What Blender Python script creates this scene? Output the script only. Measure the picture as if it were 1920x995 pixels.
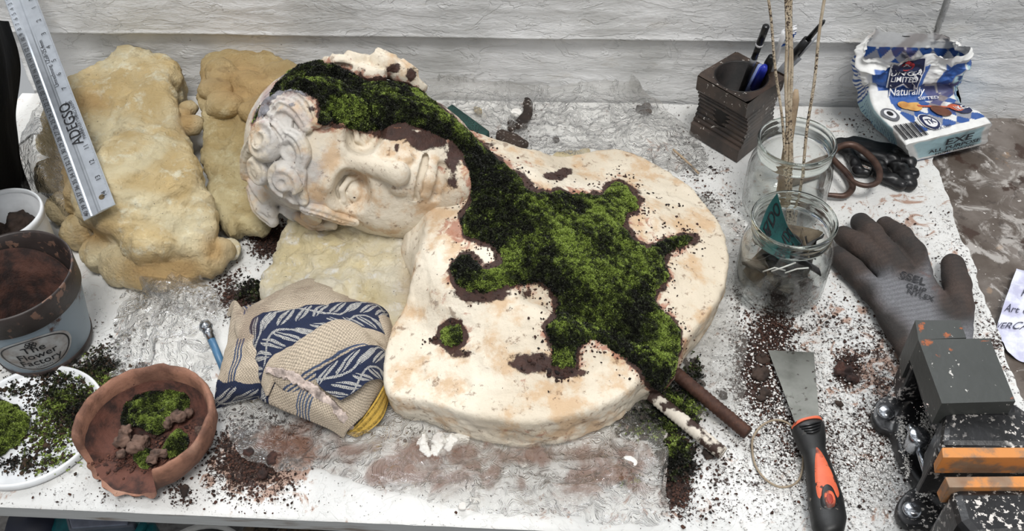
import bpy, math, random
import numpy as np
from mathutils import Matrix, Vector
random.seed(7); rng = np.random.default_rng(7)
for o in list(bpy.data.objects): bpy.data.objects.remove(o)
SC = bpy.context.scene; COL = SC.collection

# ------------------------------------------------------------ camera, sky, sun, exposure
F = 1800.0; PITCH = math.radians(46); PSI = .086; RHO = .0346
fw = np.array([-math.sin(PSI)*math.cos(PITCH), math.cos(PSI)*math.cos(PITCH), -math.sin(PITCH)])
_r = np.array([math.cos(PSI), math.sin(PSI), 0]); _u = np.cross(_r, fw)
CR = _r*math.cos(RHO)-_u*math.sin(RHO); CU = _r*math.sin(RHO)+_u*math.cos(RHO)
CAM = -fw*1.2
cd = bpy.data.cameras.new('camera'); cd.sensor_width = 36; cd.lens = F/1920*36; cd.clip_start = .02
cam = bpy.data.objects.new('camera', cd); COL.objects.link(cam); SC.camera = cam
cam.matrix_world = Matrix(((CR[0], CU[0], -fw[0], CAM[0]), (CR[1], CU[1], -fw[1], CAM[1]), (CR[2], CU[2], -fw[2], CAM[2]), (0, 0, 0, 1)))
w = bpy.data.worlds.new('overcast'); SC.world = w; w.use_nodes = True
bgn = w.node_tree.nodes['Background']; bgn.inputs[0].default_value = (.94, .97, 1, 1)
_n = w.node_tree.nodes; _l = w.node_tree.links; _tc = _n.new('ShaderNodeTexCoord'); _nz = _n.new('ShaderNodeTexNoise'); _nz.inputs['Scale'].default_value = 3.2; _nz.inputs['Detail'].default_value = 3
_l.new(_tc.outputs['Generated'], _nz.inputs['Vector']); _mr = _n.new('ShaderNodeMapRange'); _mr.interpolation_type = 'SMOOTHSTEP'; _l.new(_nz.outputs[0], _mr.inputs[0])
for _i, _v in enumerate((.46, .58, .22, 1.25)): _mr.inputs[_i+1].default_value = _v
_sx = _n.new('ShaderNodeSeparateXYZ'); _l.new(_tc.outputs['Generated'], _sx.inputs[0]); _hz = _n.new('ShaderNodeMapRange'); _hz.interpolation_type = 'SMOOTHSTEP'; _l.new(_sx.outputs[2], _hz.inputs[0])
for _i, _v in enumerate((.1, .5, .35, 1.0)): _hz.inputs[_i+1].default_value = _v
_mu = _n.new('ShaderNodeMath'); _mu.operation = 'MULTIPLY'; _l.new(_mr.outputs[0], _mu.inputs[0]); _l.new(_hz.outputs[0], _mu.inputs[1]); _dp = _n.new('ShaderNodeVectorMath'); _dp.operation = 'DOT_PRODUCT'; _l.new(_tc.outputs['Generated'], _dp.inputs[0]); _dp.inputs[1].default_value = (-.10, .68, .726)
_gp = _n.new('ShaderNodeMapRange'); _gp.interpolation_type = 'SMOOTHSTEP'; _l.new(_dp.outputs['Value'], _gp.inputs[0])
for _i, _v in enumerate((.955, .985, 0.0, 9.0)): _gp.inputs[_i+1].default_value = _v  # extra bright sky patch beyond the wall, added to make the plastic glint
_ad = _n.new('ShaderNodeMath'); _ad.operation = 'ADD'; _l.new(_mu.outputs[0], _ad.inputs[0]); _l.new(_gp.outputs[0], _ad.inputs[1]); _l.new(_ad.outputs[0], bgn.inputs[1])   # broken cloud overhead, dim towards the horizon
sun = bpy.data.lights.new('daylight', 'SUN'); sun.energy = 2.5; sun.angle = math.radians(20); sun.color = (1, .985, .96)
so = bpy.data.objects.new('daylight', sun); COL.objects.link(so)
so.rotation_euler = Vector((.12, -.36, 1.0)).to_track_quat('Z', 'Y').to_euler()
SC.view_settings.view_transform = 'Standard'; SC.view_settings.look = 'None'; SC.view_settings.gamma = 1; SC.view_settings.exposure = -0.02

# ------------------------------------------------------------ helpers: pixels of the photo to points in the place
def P(x, y, z=0.0):
    d = CR*(x-960)/F+CU*(497.5-y)/F+fw; return CAM+d*((z-CAM[2])/d[2])
WY = .342
def PW(x, y, yy=WY):
    d = CR*(x-960)/F+CU*(497.5-y)/F+fw; return CAM+d*((yy-CAM[1])/d[1])
def PV(x, y, z):
    x, y, z = np.broadcast_arrays(np.asarray(x, float), y, z)
    d = CR*((x-960)/F)[..., None]+CU*((497.5-y)/F)[..., None]+fw
    return CAM+d*((z-CAM[2])/d[..., 2])[..., None]
def proj(q):
    q = q-CAM; ww = q@fw; return np.stack([960+F*(q@CR)/ww, 497.5-F*(q@CU)/ww], -1)
def mpp(x, y, z=0): return float(np.dot(P(x, y, z)-CAM, fw))/F      # metres per pixel

# ------------------------------------------------------------ numpy noise
def _h(ix, iy, iz, s):
    n = (ix.astype(np.int64)*374761393+iy.astype(np.int64)*668265263+iz.astype(np.int64)*2147483647+s*1274126177) & 0xffffffff
    n = ((n ^ (n >> 13))*1274126177) & 0xffffffff; n = ((n ^ (n >> 16))*2246822519) & 0xffffffff
    return ((n ^ (n >> 15)) & 0xffffff)/float(0xffffff)
def vn(p, s=0):
    i = np.floor(p).astype(np.int64); f = p-i; f = f*f*(3-2*f); r = 0
    for a in (0, 1):
        for b in (0, 1):
            for c in (0, 1):
                wt = (f[..., 0] if a else 1-f[..., 0])*(f[..., 1] if b else 1-f[..., 1])*(f[..., 2] if c else 1-f[..., 2])
                r = r+wt*_h(i[..., 0]+a, i[..., 1]+b, i[..., 2]+c, s)
    return r*2-1
def fbm(p, freq, octs=4, s=0, gain=.5):
    a, r = 1, 0
    for k in range(octs): r = r+a*vn(p*freq+k*17.3, s+k); freq *= 2.03; a *= gain
    return r
def ridge(p, freq, octs=4, s=0, gain=.55):
    a, r = 1, 0
    for k in range(octs): r = r+a*(1-2*np.abs(vn(p*freq+k*9.1, s+k))); freq *= 1.9; a *= gain
    return r
def worley(p, freq, s=0):
    p = p*freq; i = np.floor(p).astype(np.int64); best = np.full(p.shape[:-1], 9.0)
    for a in (-1, 0, 1):
        for b in (-1, 0, 1):
            for c in (-1, 0, 1):
                j = i+np.array([a, b, c]); q = j+np.stack([_h(j[..., 0], j[..., 1], j[..., 2], s+t) for t in (1, 2, 3)], -1)
                best = np.minimum(best, ((q-p)**2).sum(-1))
    return np.sqrt(best)
def sstep(a, b, x): t = np.clip((x-a)/(b-a), 0, 1); return t*t*(3-2*t)
def inpoly(pts, poly):
    poly = np.asarray(poly, float)[:, :2]; x, y = pts[..., 0], pts[..., 1]; r = np.zeros(x.shape, bool)
    for (x0, y0), (x1, y1) in zip(poly, np.roll(poly, -1, 0)):
        if y0 == y1: continue
        r ^= ((y0 > y) != (y1 > y)) & (x < (x1-x0)*(y-y0)/(y1-y0)+x0)
    return r
def dpoly(pts, poly, closed=True):
    poly = np.asarray(poly, float)[:, :2]; best = np.full(pts.shape[:-1], 1e9); nx = np.roll(poly, -1, 0)
    n = len(poly) if closed else len(poly)-1
    for k in range(n):
        a = poly[k]; d = nx[k]-a; L = d@d+1e-12; v = pts[..., :2]-a
        t = np.clip((v@d)/L, 0, 1); best = np.minimum(best, ((v-t[..., None]*d)**2).sum(-1))
    return np.sqrt(best)
def sdpoly(pts, poly): return np.where(inpoly(pts, poly), -1, 1)*dpoly(pts, poly)

# ------------------------------------------------------------ scene objects
def tag(o, label=None, cat=None, group=None, kind=None):
    if label: o['label'] = label
    if cat: o['category'] = cat
    if group: o['group'] = group
    if kind: o['kind'] = kind
    return o
def thing(name, label, cat, loc, group=None):
    o = bpy.data.objects.new(name, None); o.empty_display_size = .02; COL.objects.link(o); o.location = [float(c) for c in loc]
    return tag(o, label, cat, group)
def wloc(o): return Vector(o.location) if o.type == 'EMPTY' else Vector((0, 0, 0))   # meshes keep world coordinates, only an Empty is offset
def obj(name, V, Fc, mat, parent=None, smooth=True, attrs=None, label=None, kind=None):
    V = np.asarray(V, float); me = bpy.data.meshes.new(name)
    if isinstance(Fc, np.ndarray):
        n, k = Fc.shape; me.vertices.add(len(V)); me.vertices.foreach_set('co', V.astype(np.float32).ravel())
        me.loops.add(n*k); me.loops.foreach_set('vertex_index', Fc.astype(np.int32).ravel())
        me.polygons.add(n); me.polygons.foreach_set('loop_start', np.arange(0, n*k, k, dtype=np.int32))
        me.update(calc_edges=True)
    else:
        me.from_pydata(V.tolist(), [], [list(map(int, f)) for f in Fc]); me.update()
    me.validate()
    if smooth: me.polygons.foreach_set('use_smooth', [True]*len(me.polygons))
    for an, av in (attrs or {}).items():
        av = np.asarray(av, np.float32)
        if av.ndim == 1:
            at = me.attributes.new(an, 'FLOAT', 'POINT'); at.data.foreach_set('value', av)
        else:
            at = me.attributes.new(an, 'FLOAT_COLOR', 'POINT'); at.data.foreach_set('color', np.concatenate([av, np.ones((len(av), 1), np.float32)], 1).ravel())
    if mat: me.materials.append(mat)
    o = bpy.data.objects.new(name, me); COL.objects.link(o)
    if parent:
        o.parent = parent; o.matrix_parent_inverse = Matrix.Translation(-wloc(parent))
    if label: o['label'] = label
    if kind: o['kind'] = kind
    return o
def solid(o, t, off=0, bevel=0):
    if t: m = o.modifiers.new('t', 'SOLIDIFY'); m.thickness = t; m.offset = off
    if bevel: m = o.modifiers.new('b', 'BEVEL'); m.width = bevel; m.segments = 2; m.limit_method = 'ANGLE'
    return o
class MB:                                          # collects shapes into one mesh
    def __init__(s): s.V = []; s.F = []; s.n = 0; s.C = []
    def add(s, V, Fc, c=None):
        V = np.asarray(V, float); s.V.append(V); s.F += [tuple(int(i)+s.n for i in f) for f in Fc]; s.n += len(V)
        if c is not None: s.C.append(np.tile(np.asarray(c, float), (len(V), 1)))
        return s
    def build(s, name, mat, parent=None, smooth=True, **k):
        at = {'col': np.concatenate(s.C)} if s.C and sum(map(len, s.C)) == s.n else None
        return obj(name, np.concatenate(s.V), s.F, mat, parent, smooth, at, **k)
def prism(top, bot):
    n = len(top); V = list(top)+list(bot)
    return V, [tuple(range(n-1, -1, -1)), tuple(range(n, 2*n))]+[(i, (i+1) % n, n+(i+1) % n, n+i) for i in range(n)]
def slab(poly, zt, zb):                            # poly in px seen at height zt, walls go straight down
    t = [P(x, y, zt) for x, y in poly]; return prism(t, [np.array([p[0], p[1], zb]) for p in t])
def boxw(c, s, rz=0):
    c = np.asarray(c, float); ca, sa = math.cos(rz), math.sin(rz); V = []
    for z in (1, -1):
        for x, y in ((-1, -1), (1, -1), (1, 1), (-1, 1)):
            a, b = x*s[0]/2, y*s[1]/2; V.append(c+np.array([a*ca-b*sa, a*sa+b*ca, z*s[2]/2]))
    return prism(V[:4], V[4:])
def tube(path, r, n=12, cap=True, closed=False):
    path = np.asarray(path, float); m = len(path); r = np.full(m, r) if np.isscalar(r) else np.asarray(r, float)
    if closed: T = np.roll(path, -1, 0)-np.roll(path, 1, 0)
    else: T = np.gradient(path, axis=0)
    T /= np.linalg.norm(T, axis=1)[:, None]+1e-12; up = np.array([0, 0, 1.]) if abs(T[0][2]) < .9 else np.array([1., 0, 0])
    V = []; a = np.cross(T[0], up); a /= np.linalg.norm(a)
    ang = np.arange(n)*2*math.pi/n
    for i in range(m):
        a = a-T[i]*(a@T[i]); a /= np.linalg.norm(a)+1e-12; b = np.cross(T[i], a)
        V.append(path[i]+r[i]*(np.cos(ang)[:, None]*a+np.sin(ang)[:, None]*b))
    V = np.concatenate(V); Fc = []
    for i in range(m if closed else m-1):
        j = (i+1) % m
        for k in range(n): Fc.append((i*n+k, i*n+(k+1) % n, j*n+(k+1) % n, j*n+k))
    if cap and not closed: Fc += [tuple(range(n-1, -1, -1)), tuple(range((m-1)*n, m*n))]
    return V, Fc
def smooth_path(pts, n=8, closed=False):
    pts = np.asarray(pts, float); m = len(pts); out = []
    for i in range(m if closed else m-1):
        if closed: a, b, c, d = pts[(i-1) % m], pts[i], pts[(i+1) % m], pts[(i+2) % m]
        else: a, b, c, d = pts[max(i-1, 0)], pts[i], pts[i+1], pts[min(i+2, m-1)]
        for t in np.arange(n)/n: out.append(.5*((2*b)+(c-a)*t+(2*a-5*b+4*c-d)*t*t+(3*b-a-3*c+d)*t**3))
    if not closed: out.append(pts[-1])
    return np.array(out)
def lathe(prof, c, n=64, a0=0, a1=2*math.pi):
    full = abs(a1-a0-2*math.pi) < 1e-6; m = len(prof); A = a0+(a1-a0)*np.arange(n+(0 if full else 1))/n
    V = np.array([[c[0]+r*math.cos(a), c[1]+r*math.sin(a), c[2]+z] for a in A for r, z in prof]); Fc = []
    for i in range(n):
        j = (i+1) % len(A)
        for k in range(m-1): Fc.append((i*m+k, j*m+k, j*m+k+1, i*m+k+1))
    return V, Fc
def grid_faces(nu, nv, closed=False):
    i = np.arange(nu if closed else nu-1)[:, None]; j = np.arange(nv-1)[None]; i2 = (i+1) % nu
    return np.stack(np.broadcast_arrays(i*nv+j, i2*nv+j, i2*nv+j+1, i*nv+j+1), -1).reshape(-1, 4)
def cr1(c, n, closed=False):                       # Catmull-Rom along axis 0
    m = len(c); t = np.linspace(0, m if closed else m-1, n, endpoint=not closed); i = np.minimum(np.floor(t).astype(int), m-1 if closed else m-2); f = t-i
    g = (lambda k: c[k % m]) if closed else (lambda k: c[np.clip(k, 0, m-1)])
    f = f.reshape(-1, *[1]*(c.ndim-1)); a, b, cc, d = g(i-1), g(i), g(i+1), g(i+2)
    return .5*((2*b)+(cc-a)*f+(2*a-5*b+4*cc-d)*f*f+(3*b-a-3*cc+d)*f**3)
class Sheet:                                       # smooth sheet from a grid of (px, py, z)
    def __init__(s, ctrl, nu, nv, closed=False, world=False):
        c = np.array(ctrl, float); 
        if not world: c = PV(c[..., 0], c[..., 1], c[..., 2])
        g = cr1(c, nu, closed); g = np.swapaxes(cr1(np.swapaxes(g, 0, 1), nv), 0, 1)
        s.G = g; s.nu, s.nv, s.closed = nu, nv, closed
        s.u, s.v = np.meshgrid(np.linspace(0, 1, nu, endpoint=not closed), np.linspace(0, 1, nv), indexing='ij')
    def normals(s):
        du = np.gradient(s.G, axis=0); dv = np.gradient(s.G, axis=1); n = np.cross(du, dv); return n/(np.linalg.norm(n, axis=-1)[..., None]+1e-12)
    def push(s, h, d=None): s.G = s.G+(s.normals() if d is None else np.asarray(d, float))*h[..., None]; return s
    def build(s, name, mat, parent=None, attrs=None, **k):
        at = {a: np.asarray(b).reshape(-1, 3) if np.asarray(b).ndim == 3 else np.asarray(b).ravel() for a, b in (attrs or {}).items()}
        return obj(name, s.G.reshape(-1, 3), grid_faces(s.nu, s.nv, s.closed), mat, parent, True, at, **k)
    def at(s, u, v, off=0):
        x = np.clip(np.asarray(u)*(s.nu-1), 0, s.nu-1.001); y = np.clip(np.asarray(v)*(s.nv-1), 0, s.nv-1.001)
        i, j = x.astype(int), y.astype(int); a, b = (x-i)[..., None], (y-j)[..., None]
        def L(G): return (G[i, j]*(1-a)+G[i+1, j]*a)*(1-b)+(G[i, j+1]*(1-a)+G[i+1, j+1]*a)*b
        return L(s.G)+L(s.normals())*off
# ------------------------------------------------------------ lettering
_tc = {}
def text(s, size=1.0, align='CENTER', bold=0.0, shear=0):
    key = (s, align, bold, shear)
    if key not in _tc:
        cu = bpy.data.curves.new('lettering', 'FONT'); cu.body = s; cu.size = 1; cu.align_x = align; cu.align_y = 'CENTER'; cu.offset = bold; cu.shear = shear; cu.resolution_u = 3
        o = bpy.data.objects.new('lettering', cu); COL.objects.link(o); dg = bpy.context.evaluated_depsgraph_get(); me = o.evaluated_get(dg).to_mesh()
        _tc[key] = (np.array([v.co[:2] for v in me.vertices]).reshape(-1, 2), [tuple(p.vertices) for p in me.polygons])
        o.evaluated_get(dg).to_mesh_clear(); bpy.data.objects.remove(o); bpy.data.curves.remove(cu)
    v, f = _tc[key]; return v*size, f
def text_on(mb, s, size, fn, **k):                  # fn maps flat letter coordinates to points
    v, f = text(s, size, **k)
    if len(v): mb.add(fn(v), f)

# ------------------------------------------------------------ surface nets
def surface_nets(f, org, h):
    s = f < 0; c = [s[a:s.shape[0]-1+a, b:s.shape[1]-1+b, d:s.shape[2]-1+d] for a in (0, 1) for b in (0, 1) for d in (0, 1)]
    al = np.logical_and.reduce(c); an = np.logical_or.reduce(c); I = np.argwhere(an & ~al); del c
    vid = np.full(an.shape, -1, np.int32); vid[I[:, 0], I[:, 1], I[:, 2]] = np.arange(len(I))
    cor = [(a, b, d) for a in (0, 1) for b in (0, 1) for d in (0, 1)]; val = {k: f[I[:, 0]+k[0], I[:, 1]+k[1], I[:, 2]+k[2]] for k in cor}
    acc = np.zeros((len(I), 3)); cnt = np.zeros(len(I))
    for a in cor:
        for ax in range(3):
            if a[ax]: continue
            b = list(a); b[ax] = 1; b = tuple(b); x = (val[a] < 0) != (val[b] < 0)
            t = val[a]/(val[a]-val[b]+1e-20); p = np.tile(np.array(a, float), (len(I), 1)); p[:, ax] += t
            acc[x] += p[x]; cnt[x] += 1
    V = (I+acc/cnt[:, None])*h+np.asarray(org); Fs = []
    for ax in range(3):
        o1, o2 = (ax+1) % 3, (ax+2) % 3; a = s.take(range(s.shape[ax]-1), ax); b = s.take(range(1, s.shape[ax]), ax)
        J = np.argwhere(a != b); ok = (J[:, o1] > 0) & (J[:, o2] > 0) & (J[:, o1] < s.shape[o1]-1) & (J[:, o2] < s.shape[o2]-1); J = J[ok]
        q = []
        for d1, d2 in ((0, 0), (-1, 0), (-1, -1), (0, -1)):
            K = J.copy(); K[:, o1] += d1; K[:, o2] += d2; q.append(vid[K[:, 0], K[:, 1], K[:, 2]])
        q = np.stack(q, 1); fl = s[J[:, 0], J[:, 1], J[:, 2]]; q[~fl] = q[~fl][:, ::-1]; Fs.append(q)
    Fs = np.concatenate(Fs); return V, Fs[(Fs >= 0).all(1)]
class Vol:
    def __init__(s, lo, hi, h):
        s.lo = np.asarray(lo, float); s.h = h; n = np.ceil((np.asarray(hi)-s.lo)/h).astype(int)+1
        s.ax = [(s.lo[i]+np.arange(n[i])*h).astype(np.float32) for i in range(3)]; s.f = np.full(n, .05, np.float32)
    def _bx(s, lo, hi): return tuple(slice(max(0, int((lo[i]-s.lo[i])/s.h)), max(0, min(len(s.ax[i]), int((hi[i]-s.lo[i])/s.h)+2))) for i in range(3))
    def op(s, fn, lo, hi, k=.004, sub=False):
        pad = max(k, s.h)*1.6+.002; b = s._bx(np.asarray(lo)-pad, np.asarray(hi)+pad)
        if any(q.stop <= q.start for q in b): return s
        p = [s.ax[0][b[0]][:, None, None], s.ax[1][b[1]][None, :, None], s.ax[2][b[2]][None, None, :]]
        d = fn(*p).astype(np.float32); f = s.f[b]
        if sub:
            h = np.clip(.5-.5*(f+d)/k, 0, 1); s.f[b] = f*(1-h)-d*h+k*h*(1-h)
        else:
            h = np.clip(.5+.5*(f-d)/k, 0, 1); s.f[b] = f*(1-h)+d*h-k*h*(1-h)
        return s
    def ell(s, c, r, k=.004, sub=False, M=None):
        c = np.asarray(c, float); r = np.full(3, r, float) if np.isscalar(r) else np.asarray(r, float); R = r.max() if M is not None else r
        def fn(x, y, z):
            x, y, z = x-c[0], y-c[1], z-c[2]
            if M is not None: x, y, z = (M[0][0]*x+M[0][1]*y+M[0][2]*z), (M[1][0]*x+M[1][1]*y+M[1][2]*z), (M[2][0]*x+M[2][1]*y+M[2][2]*z)
            k0 = np.sqrt((x/r[0])**2+(y/r[1])**2+(z/r[2])**2); k1 = np.sqrt((x/r[0]**2)**2+(y/r[1]**2)**2+(z/r[2]**2)**2)+1e-9
            return k0*(k0-1)/k1
        return s.op(fn, c-R, c+R, k, sub)
    def cap(s, a, b, ra, rb=None, k=.004, sub=False):
        rb = ra if rb is None else rb; a = np.asarray(a, float); b = np.asarray(b, float); d = b-a; L = d@d+1e-12; rm = max(ra, rb)
        def fn(x, y, z):
            x, y, z = x-a[0], y-a[1], z-a[2]; t = np.clip((x*d[0]+y*d[1]+z*d[2])/L, 0, 1)
            return np.sqrt((x-t*d[0])**2+(y-t*d[1])**2+(z-t*d[2])**2)-(ra+(rb-ra)*t)
        return s.op(fn, np.minimum(a, b)-rm, np.maximum(a, b)+rm, k, sub)
    def chain(s, pts, rs, k=.004, sub=False):
        rs = [rs]*len(pts) if np.isscalar(rs) else rs
        for i in range(len(pts)-1): s.cap(pts[i], pts[i+1], rs[i], rs[i+1], k, sub)
        return s
    def slabp(s, poly, zb, topfn, rnd=.01, k=.004, under=0.0):   # poly in world xy, topfn(x, y) heights
        poly = np.asarray(poly)[:, :2]; lo = [poly[:, 0].min(), poly[:, 1].min(), zb]; hi = [poly[:, 0].max(), poly[:, 1].max(), s.ax[2][-1]]
        def fn(x, y, z):
            X, Y = np.broadcast_arrays(x[:, :, 0], y[:, :, 0]); g = np.stack([X, Y], -1); d2 = sdpoly(g, poly)[..., None]; T = topfn(X, Y)[..., None]
            d = d2+under*np.clip((T-z)/(T-zb+1e-6), 0, 1)**2
            a, b = d+rnd, np.maximum(z-T, zb-z)+rnd
            return np.minimum(np.maximum(a, b), 0)+np.sqrt(np.maximum(a, 0)**2+np.maximum(b, 0)**2)-rnd
        return s.op(fn, lo, hi, k)
    def mesh(s): return surface_nets(s.f, s.lo, s.h)
def vnormals(V, Fc):
    a = V[Fc[:, 2]]-V[Fc[:, 0]]; b = V[Fc[:, 3]]-V[Fc[:, 1]]; n = np.cross(a, b); N = np.zeros_like(V)
    for k in range(4): np.add.at(N, Fc[:, k], n)
    return N/(np.linalg.norm(N, axis=1)[:, None]+1e-12)
def idw(pts, pw=2.5):                              # height field through scattered (px, py, z)
    W = np.array([[*P(x, y, z)[:2], z] for x, y, z in pts])
    def f(X, Y):
        num = den = 0
        for x, y, z in W:
            q = 1/(((X-x)**2+(Y-y)**2)+2e-5)**(pw/2); num = num+q*z; den = den+q
        return num/den
    return f
def gkr(pts, sg=.035):                             # smooth height field through scattered (px, py, z)
    W = np.array([[*P(x, y, z)[:2], z] for x, y, z in pts])
    def f(X, Y):
        num = den = 0
        for x, y, z in W:
            q = np.exp(-((X-x)**2+(Y-y)**2)/(2*sg*sg))+1e-9; num = num+q*z; den = den+q
        return num/den
    return f
def plan(poly, z): return np.array([P(p[0], p[1], p[2] if len(p) > 2 else z)[:2] for p in poly])

# ------------------------------------------------------------ materials
def lin(c): c = np.asarray(c, float)/255; return tuple(np.where(c <= .04045, c/12.92, ((c+.055)/1.055)**2.4))
class Mt:
    def __init__(s, name):
        s.m = bpy.data.materials.new(name); s.m.use_nodes = True; s.t = s.m.node_tree; s.t.nodes.clear(); s.o = s.n('ShaderNodeOutputMaterial'); s.tc = None
    def n(s, ty, **k):
        q = s.t.nodes.new(ty)
        for a, b in k.items(): setattr(q, a, b)
        return q
    def put(s, sock, v):
        if isinstance(v, bpy.types.NodeSocket): s.t.links.new(v, sock)
        elif isinstance(v, (tuple, list, np.ndarray)):
            v = tuple(float(q) for q in v); sock.default_value = v+(1,) if len(v) == 3 and len(sock.default_value) == 4 else v
        else: sock.default_value = v
    def co(s, sc=(1, 1, 1), rot=(0, 0, 0)):
        if s.tc is None: s.tc = s.n('ShaderNodeTexCoord').outputs['Object']
        if sc == (1, 1, 1) and rot == (0, 0, 0): return s.tc
        q = s.n('ShaderNodeMapping'); s.put(q.inputs[0], s.tc); q.inputs['Scale'].default_value = sc; q.inputs['Rotation'].default_value = rot; return q.outputs[0]
    def noise(s, scale, detail=4, rough=.55, vec=None, dist=0):
        q = s.n('ShaderNodeTexNoise'); s.put(q.inputs['Vector'], vec or s.co()); q.inputs['Scale'].default_value = scale; q.inputs['Detail'].default_value = detail; q.inputs['Roughness'].default_value = rough; q.inputs['Distortion'].default_value = dist; return q.outputs[0]
    def vor(s, scale, vec=None, feature='F1', out='Distance'):
        q = s.n('ShaderNodeTexVoronoi', feature=feature); s.put(q.inputs['Vector'], vec or s.co()); q.inputs['Scale'].default_value = scale; return q.outputs[out]
    def ma(s, op, a, b=0.0, c=0.0, clamp=False):
        q = s.n('ShaderNodeMath', operation=op); q.use_clamp = clamp
        for i, v in enumerate((a, b, c)): s.put(q.inputs[i], v)
        return q.outputs[0]
    def ss(s, x, a, b):
        q = s.n('ShaderNodeMapRange', interpolation_type='SMOOTHSTEP'); s.put(q.inputs[0], x); q.inputs[1].default_value = a; q.inputs[2].default_value = b; return q.outputs[0]
    def mix(s, f, a, b):
        q = s.n('ShaderNodeMix', data_type='RGBA'); s.put(q.inputs[0], f); s.put(q.inputs[6], a); s.put(q.inputs[7], b); return q.outputs[2]
    def at(s, name, out='Fac'): q = s.n('ShaderNodeAttribute'); q.attribute_name = name; return q.outputs[out]
    def bump(s, h, st=.5, d=.001, nrm=None):
        q = s.n('ShaderNodeBump'); s.put(q.inputs['Height'], h); q.inputs['Strength'].default_value = st; q.inputs['Distance'].default_value = d
        if nrm: s.put(q.inputs['Normal'], nrm)
        return q.outputs[0]
    def bsdf(s, col, rough=.6, metal=0, nrm=None, **k):
        q = s.n('ShaderNodeBsdfPrincipled'); s.put(q.inputs['Base Color'], col); s.put(q.inputs['Roughness'], rough); s.put(q.inputs['Metallic'], metal)
        if nrm: s.put(q.inputs['Normal'], nrm)
        for a, b in k.items(): s.put(q.inputs[a], b)
        return q.outputs[0]
    def end(s, sh): s.t.links.new(sh, s.o.inputs[0]); return s.m
def plain(name, c, rough=.5, metal=0, var=.12, bsc=300, bst=.2, c2=None, **k):
    m = Mt(name); a = lin(c); b = lin(c2) if c2 is not None else tuple(q*(1-var*2) for q in a)
    col = m.mix(m.ss(m.noise(60, 6), .35, .7), a, b)
    return m.end(m.bsdf(col, rough, metal, m.bump(m.noise(bsc, 4), bst, .0006), **k))
def specked(name, c, speck, rough=.5, metal=0, thr=.62, sc=260, bst=.3, k2=None):
    m = Mt(name); base = m.mix(m.ss(m.noise(35, 6), .35, .7), lin(c), lin(k2) if k2 is not None else tuple(q*.6 for q in lin(c)))
    n = m.noise(sc, 3, .6); f = m.ma('MULTIPLY', m.ss(n, thr, thr+.04), m.ss(m.noise(24, 4), .42, .6))
    return m.end(m.bsdf(m.mix(f, base, lin(speck)), rough, metal, m.bump(m.ma('ADD', m.noise(180, 4), f), bst, .0008)))
def colmat(name, rough=.7, bst=.4, bsc=400, attr='col', var=.25, trans=0):
    m = Mt(name); c = m.at(attr, 'Color'); h = m.noise(bsc, 3)
    col = m.mix(m.ma('MULTIPLY', m.ss(h, .35, .7), var), c, (0.01, .01, .01))
    return m.end(m.bsdf(col, rough, 0, m.bump(h, bst, .0008)))

# ------------------------------------------------------------ scatter of soil, moss tufts
t_ = (1+5**.5)/2
ICO = np.array([(-1, t_, 0), (1, t_, 0), (-1, -t_, 0), (1, -t_, 0), (0, -1, t_), (0, 1, t_), (0, -1, -t_), (0, 1, -t_), (t_, 0, -1), (t_, 0, 1), (-t_, 0, -1), (-t_, 0, 1)])/math.sqrt(1+t_*t_)
ICOF = np.array([(0, 11, 5), (0, 5, 1), (0, 1, 7), (0, 7, 10), (0, 10, 11), (1, 5, 9), (5, 11, 4), (11, 10, 2), (10, 7, 6), (7, 1, 8), (3, 9, 4), (3, 4, 2), (3, 2, 6), (3, 6, 8), (3, 8, 9), (4, 9, 5), (2, 4, 11), (6, 2, 10), (8, 6, 7), (9, 8, 1)])
def rotrand(n):
    q = rng.normal(size=(n, 4)); q /= np.linalg.norm(q, axis=1)[:, None]; a, b, c, d = q.T
    return np.stack([np.stack([1-2*(c*c+d*d), 2*(b*c-a*d), 2*(b*d+a*c)], -1), np.stack([2*(b*c+a*d), 1-2*(b*b+d*d), 2*(c*d-a*b)], -1), np.stack([2*(b*d-a*c), 2*(c*d+a*b), 1-2*(b*b+c*c)], -1)], 1)
def chunks(pos, size, cols, flat=.6):
    n = len(pos); v = ICO[None]*(rng.uniform(.55, 1.25, (n, 12, 1)))*rng.uniform(.5, 1.3, (n, 1, 3)); v = np.einsum('nij,nkj->nki', rotrand(n), v)
    v[..., 2] *= flat; v = v*np.asarray(size)[:, None, None]+pos[:, None]; f = ICOF[None]+(np.arange(n)*12)[:, None, None]
    return v.reshape(-1, 3), f.reshape(-1, 3), np.repeat(cols, 12, 0)
def tufts(pos, nrm, L, cols, blades=5, wd=.0013):
    n = len(pos); pos = np.repeat(pos, blades, 0); nr = np.repeat(nrm, blades, 0); L = np.repeat(L, blades)[:, None]
    d = nr+rng.normal(size=nr.shape)*.75; d /= np.linalg.norm(d, axis=1)[:, None]; s = np.cross(d, rng.normal(size=d.shape)); s /= np.linalg.norm(s, axis=1)[:, None]+1e-9
    b = pos-nr*.0008; V = np.stack([b-s*wd*.35, b+d*L*.55+s*wd*.7, b+d*L, b+d*L*.55-s*wd*.7], 1).reshape(-1, 3)
    return V, np.arange(len(V)).reshape(-1, 4), np.repeat(np.repeat(cols, blades, 0), 4, 0)
def tri_sample(V, Fc, n):
    a = np.linalg.norm(np.cross(V[Fc[:, 2]]-V[Fc[:, 0]], V[Fc[:, 3]]-V[Fc[:, 1]]), axis=1); i = rng.choice(len(Fc), n, p=a/a.sum()); u, v = rng.random((2, n, 1)); q = V[Fc[i]]
    return (q[:, 0]*(1-u)+q[:, 1]*u)*(1-v)+(q[:, 3]*(1-u)+q[:, 2]*u)*v, i
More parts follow.
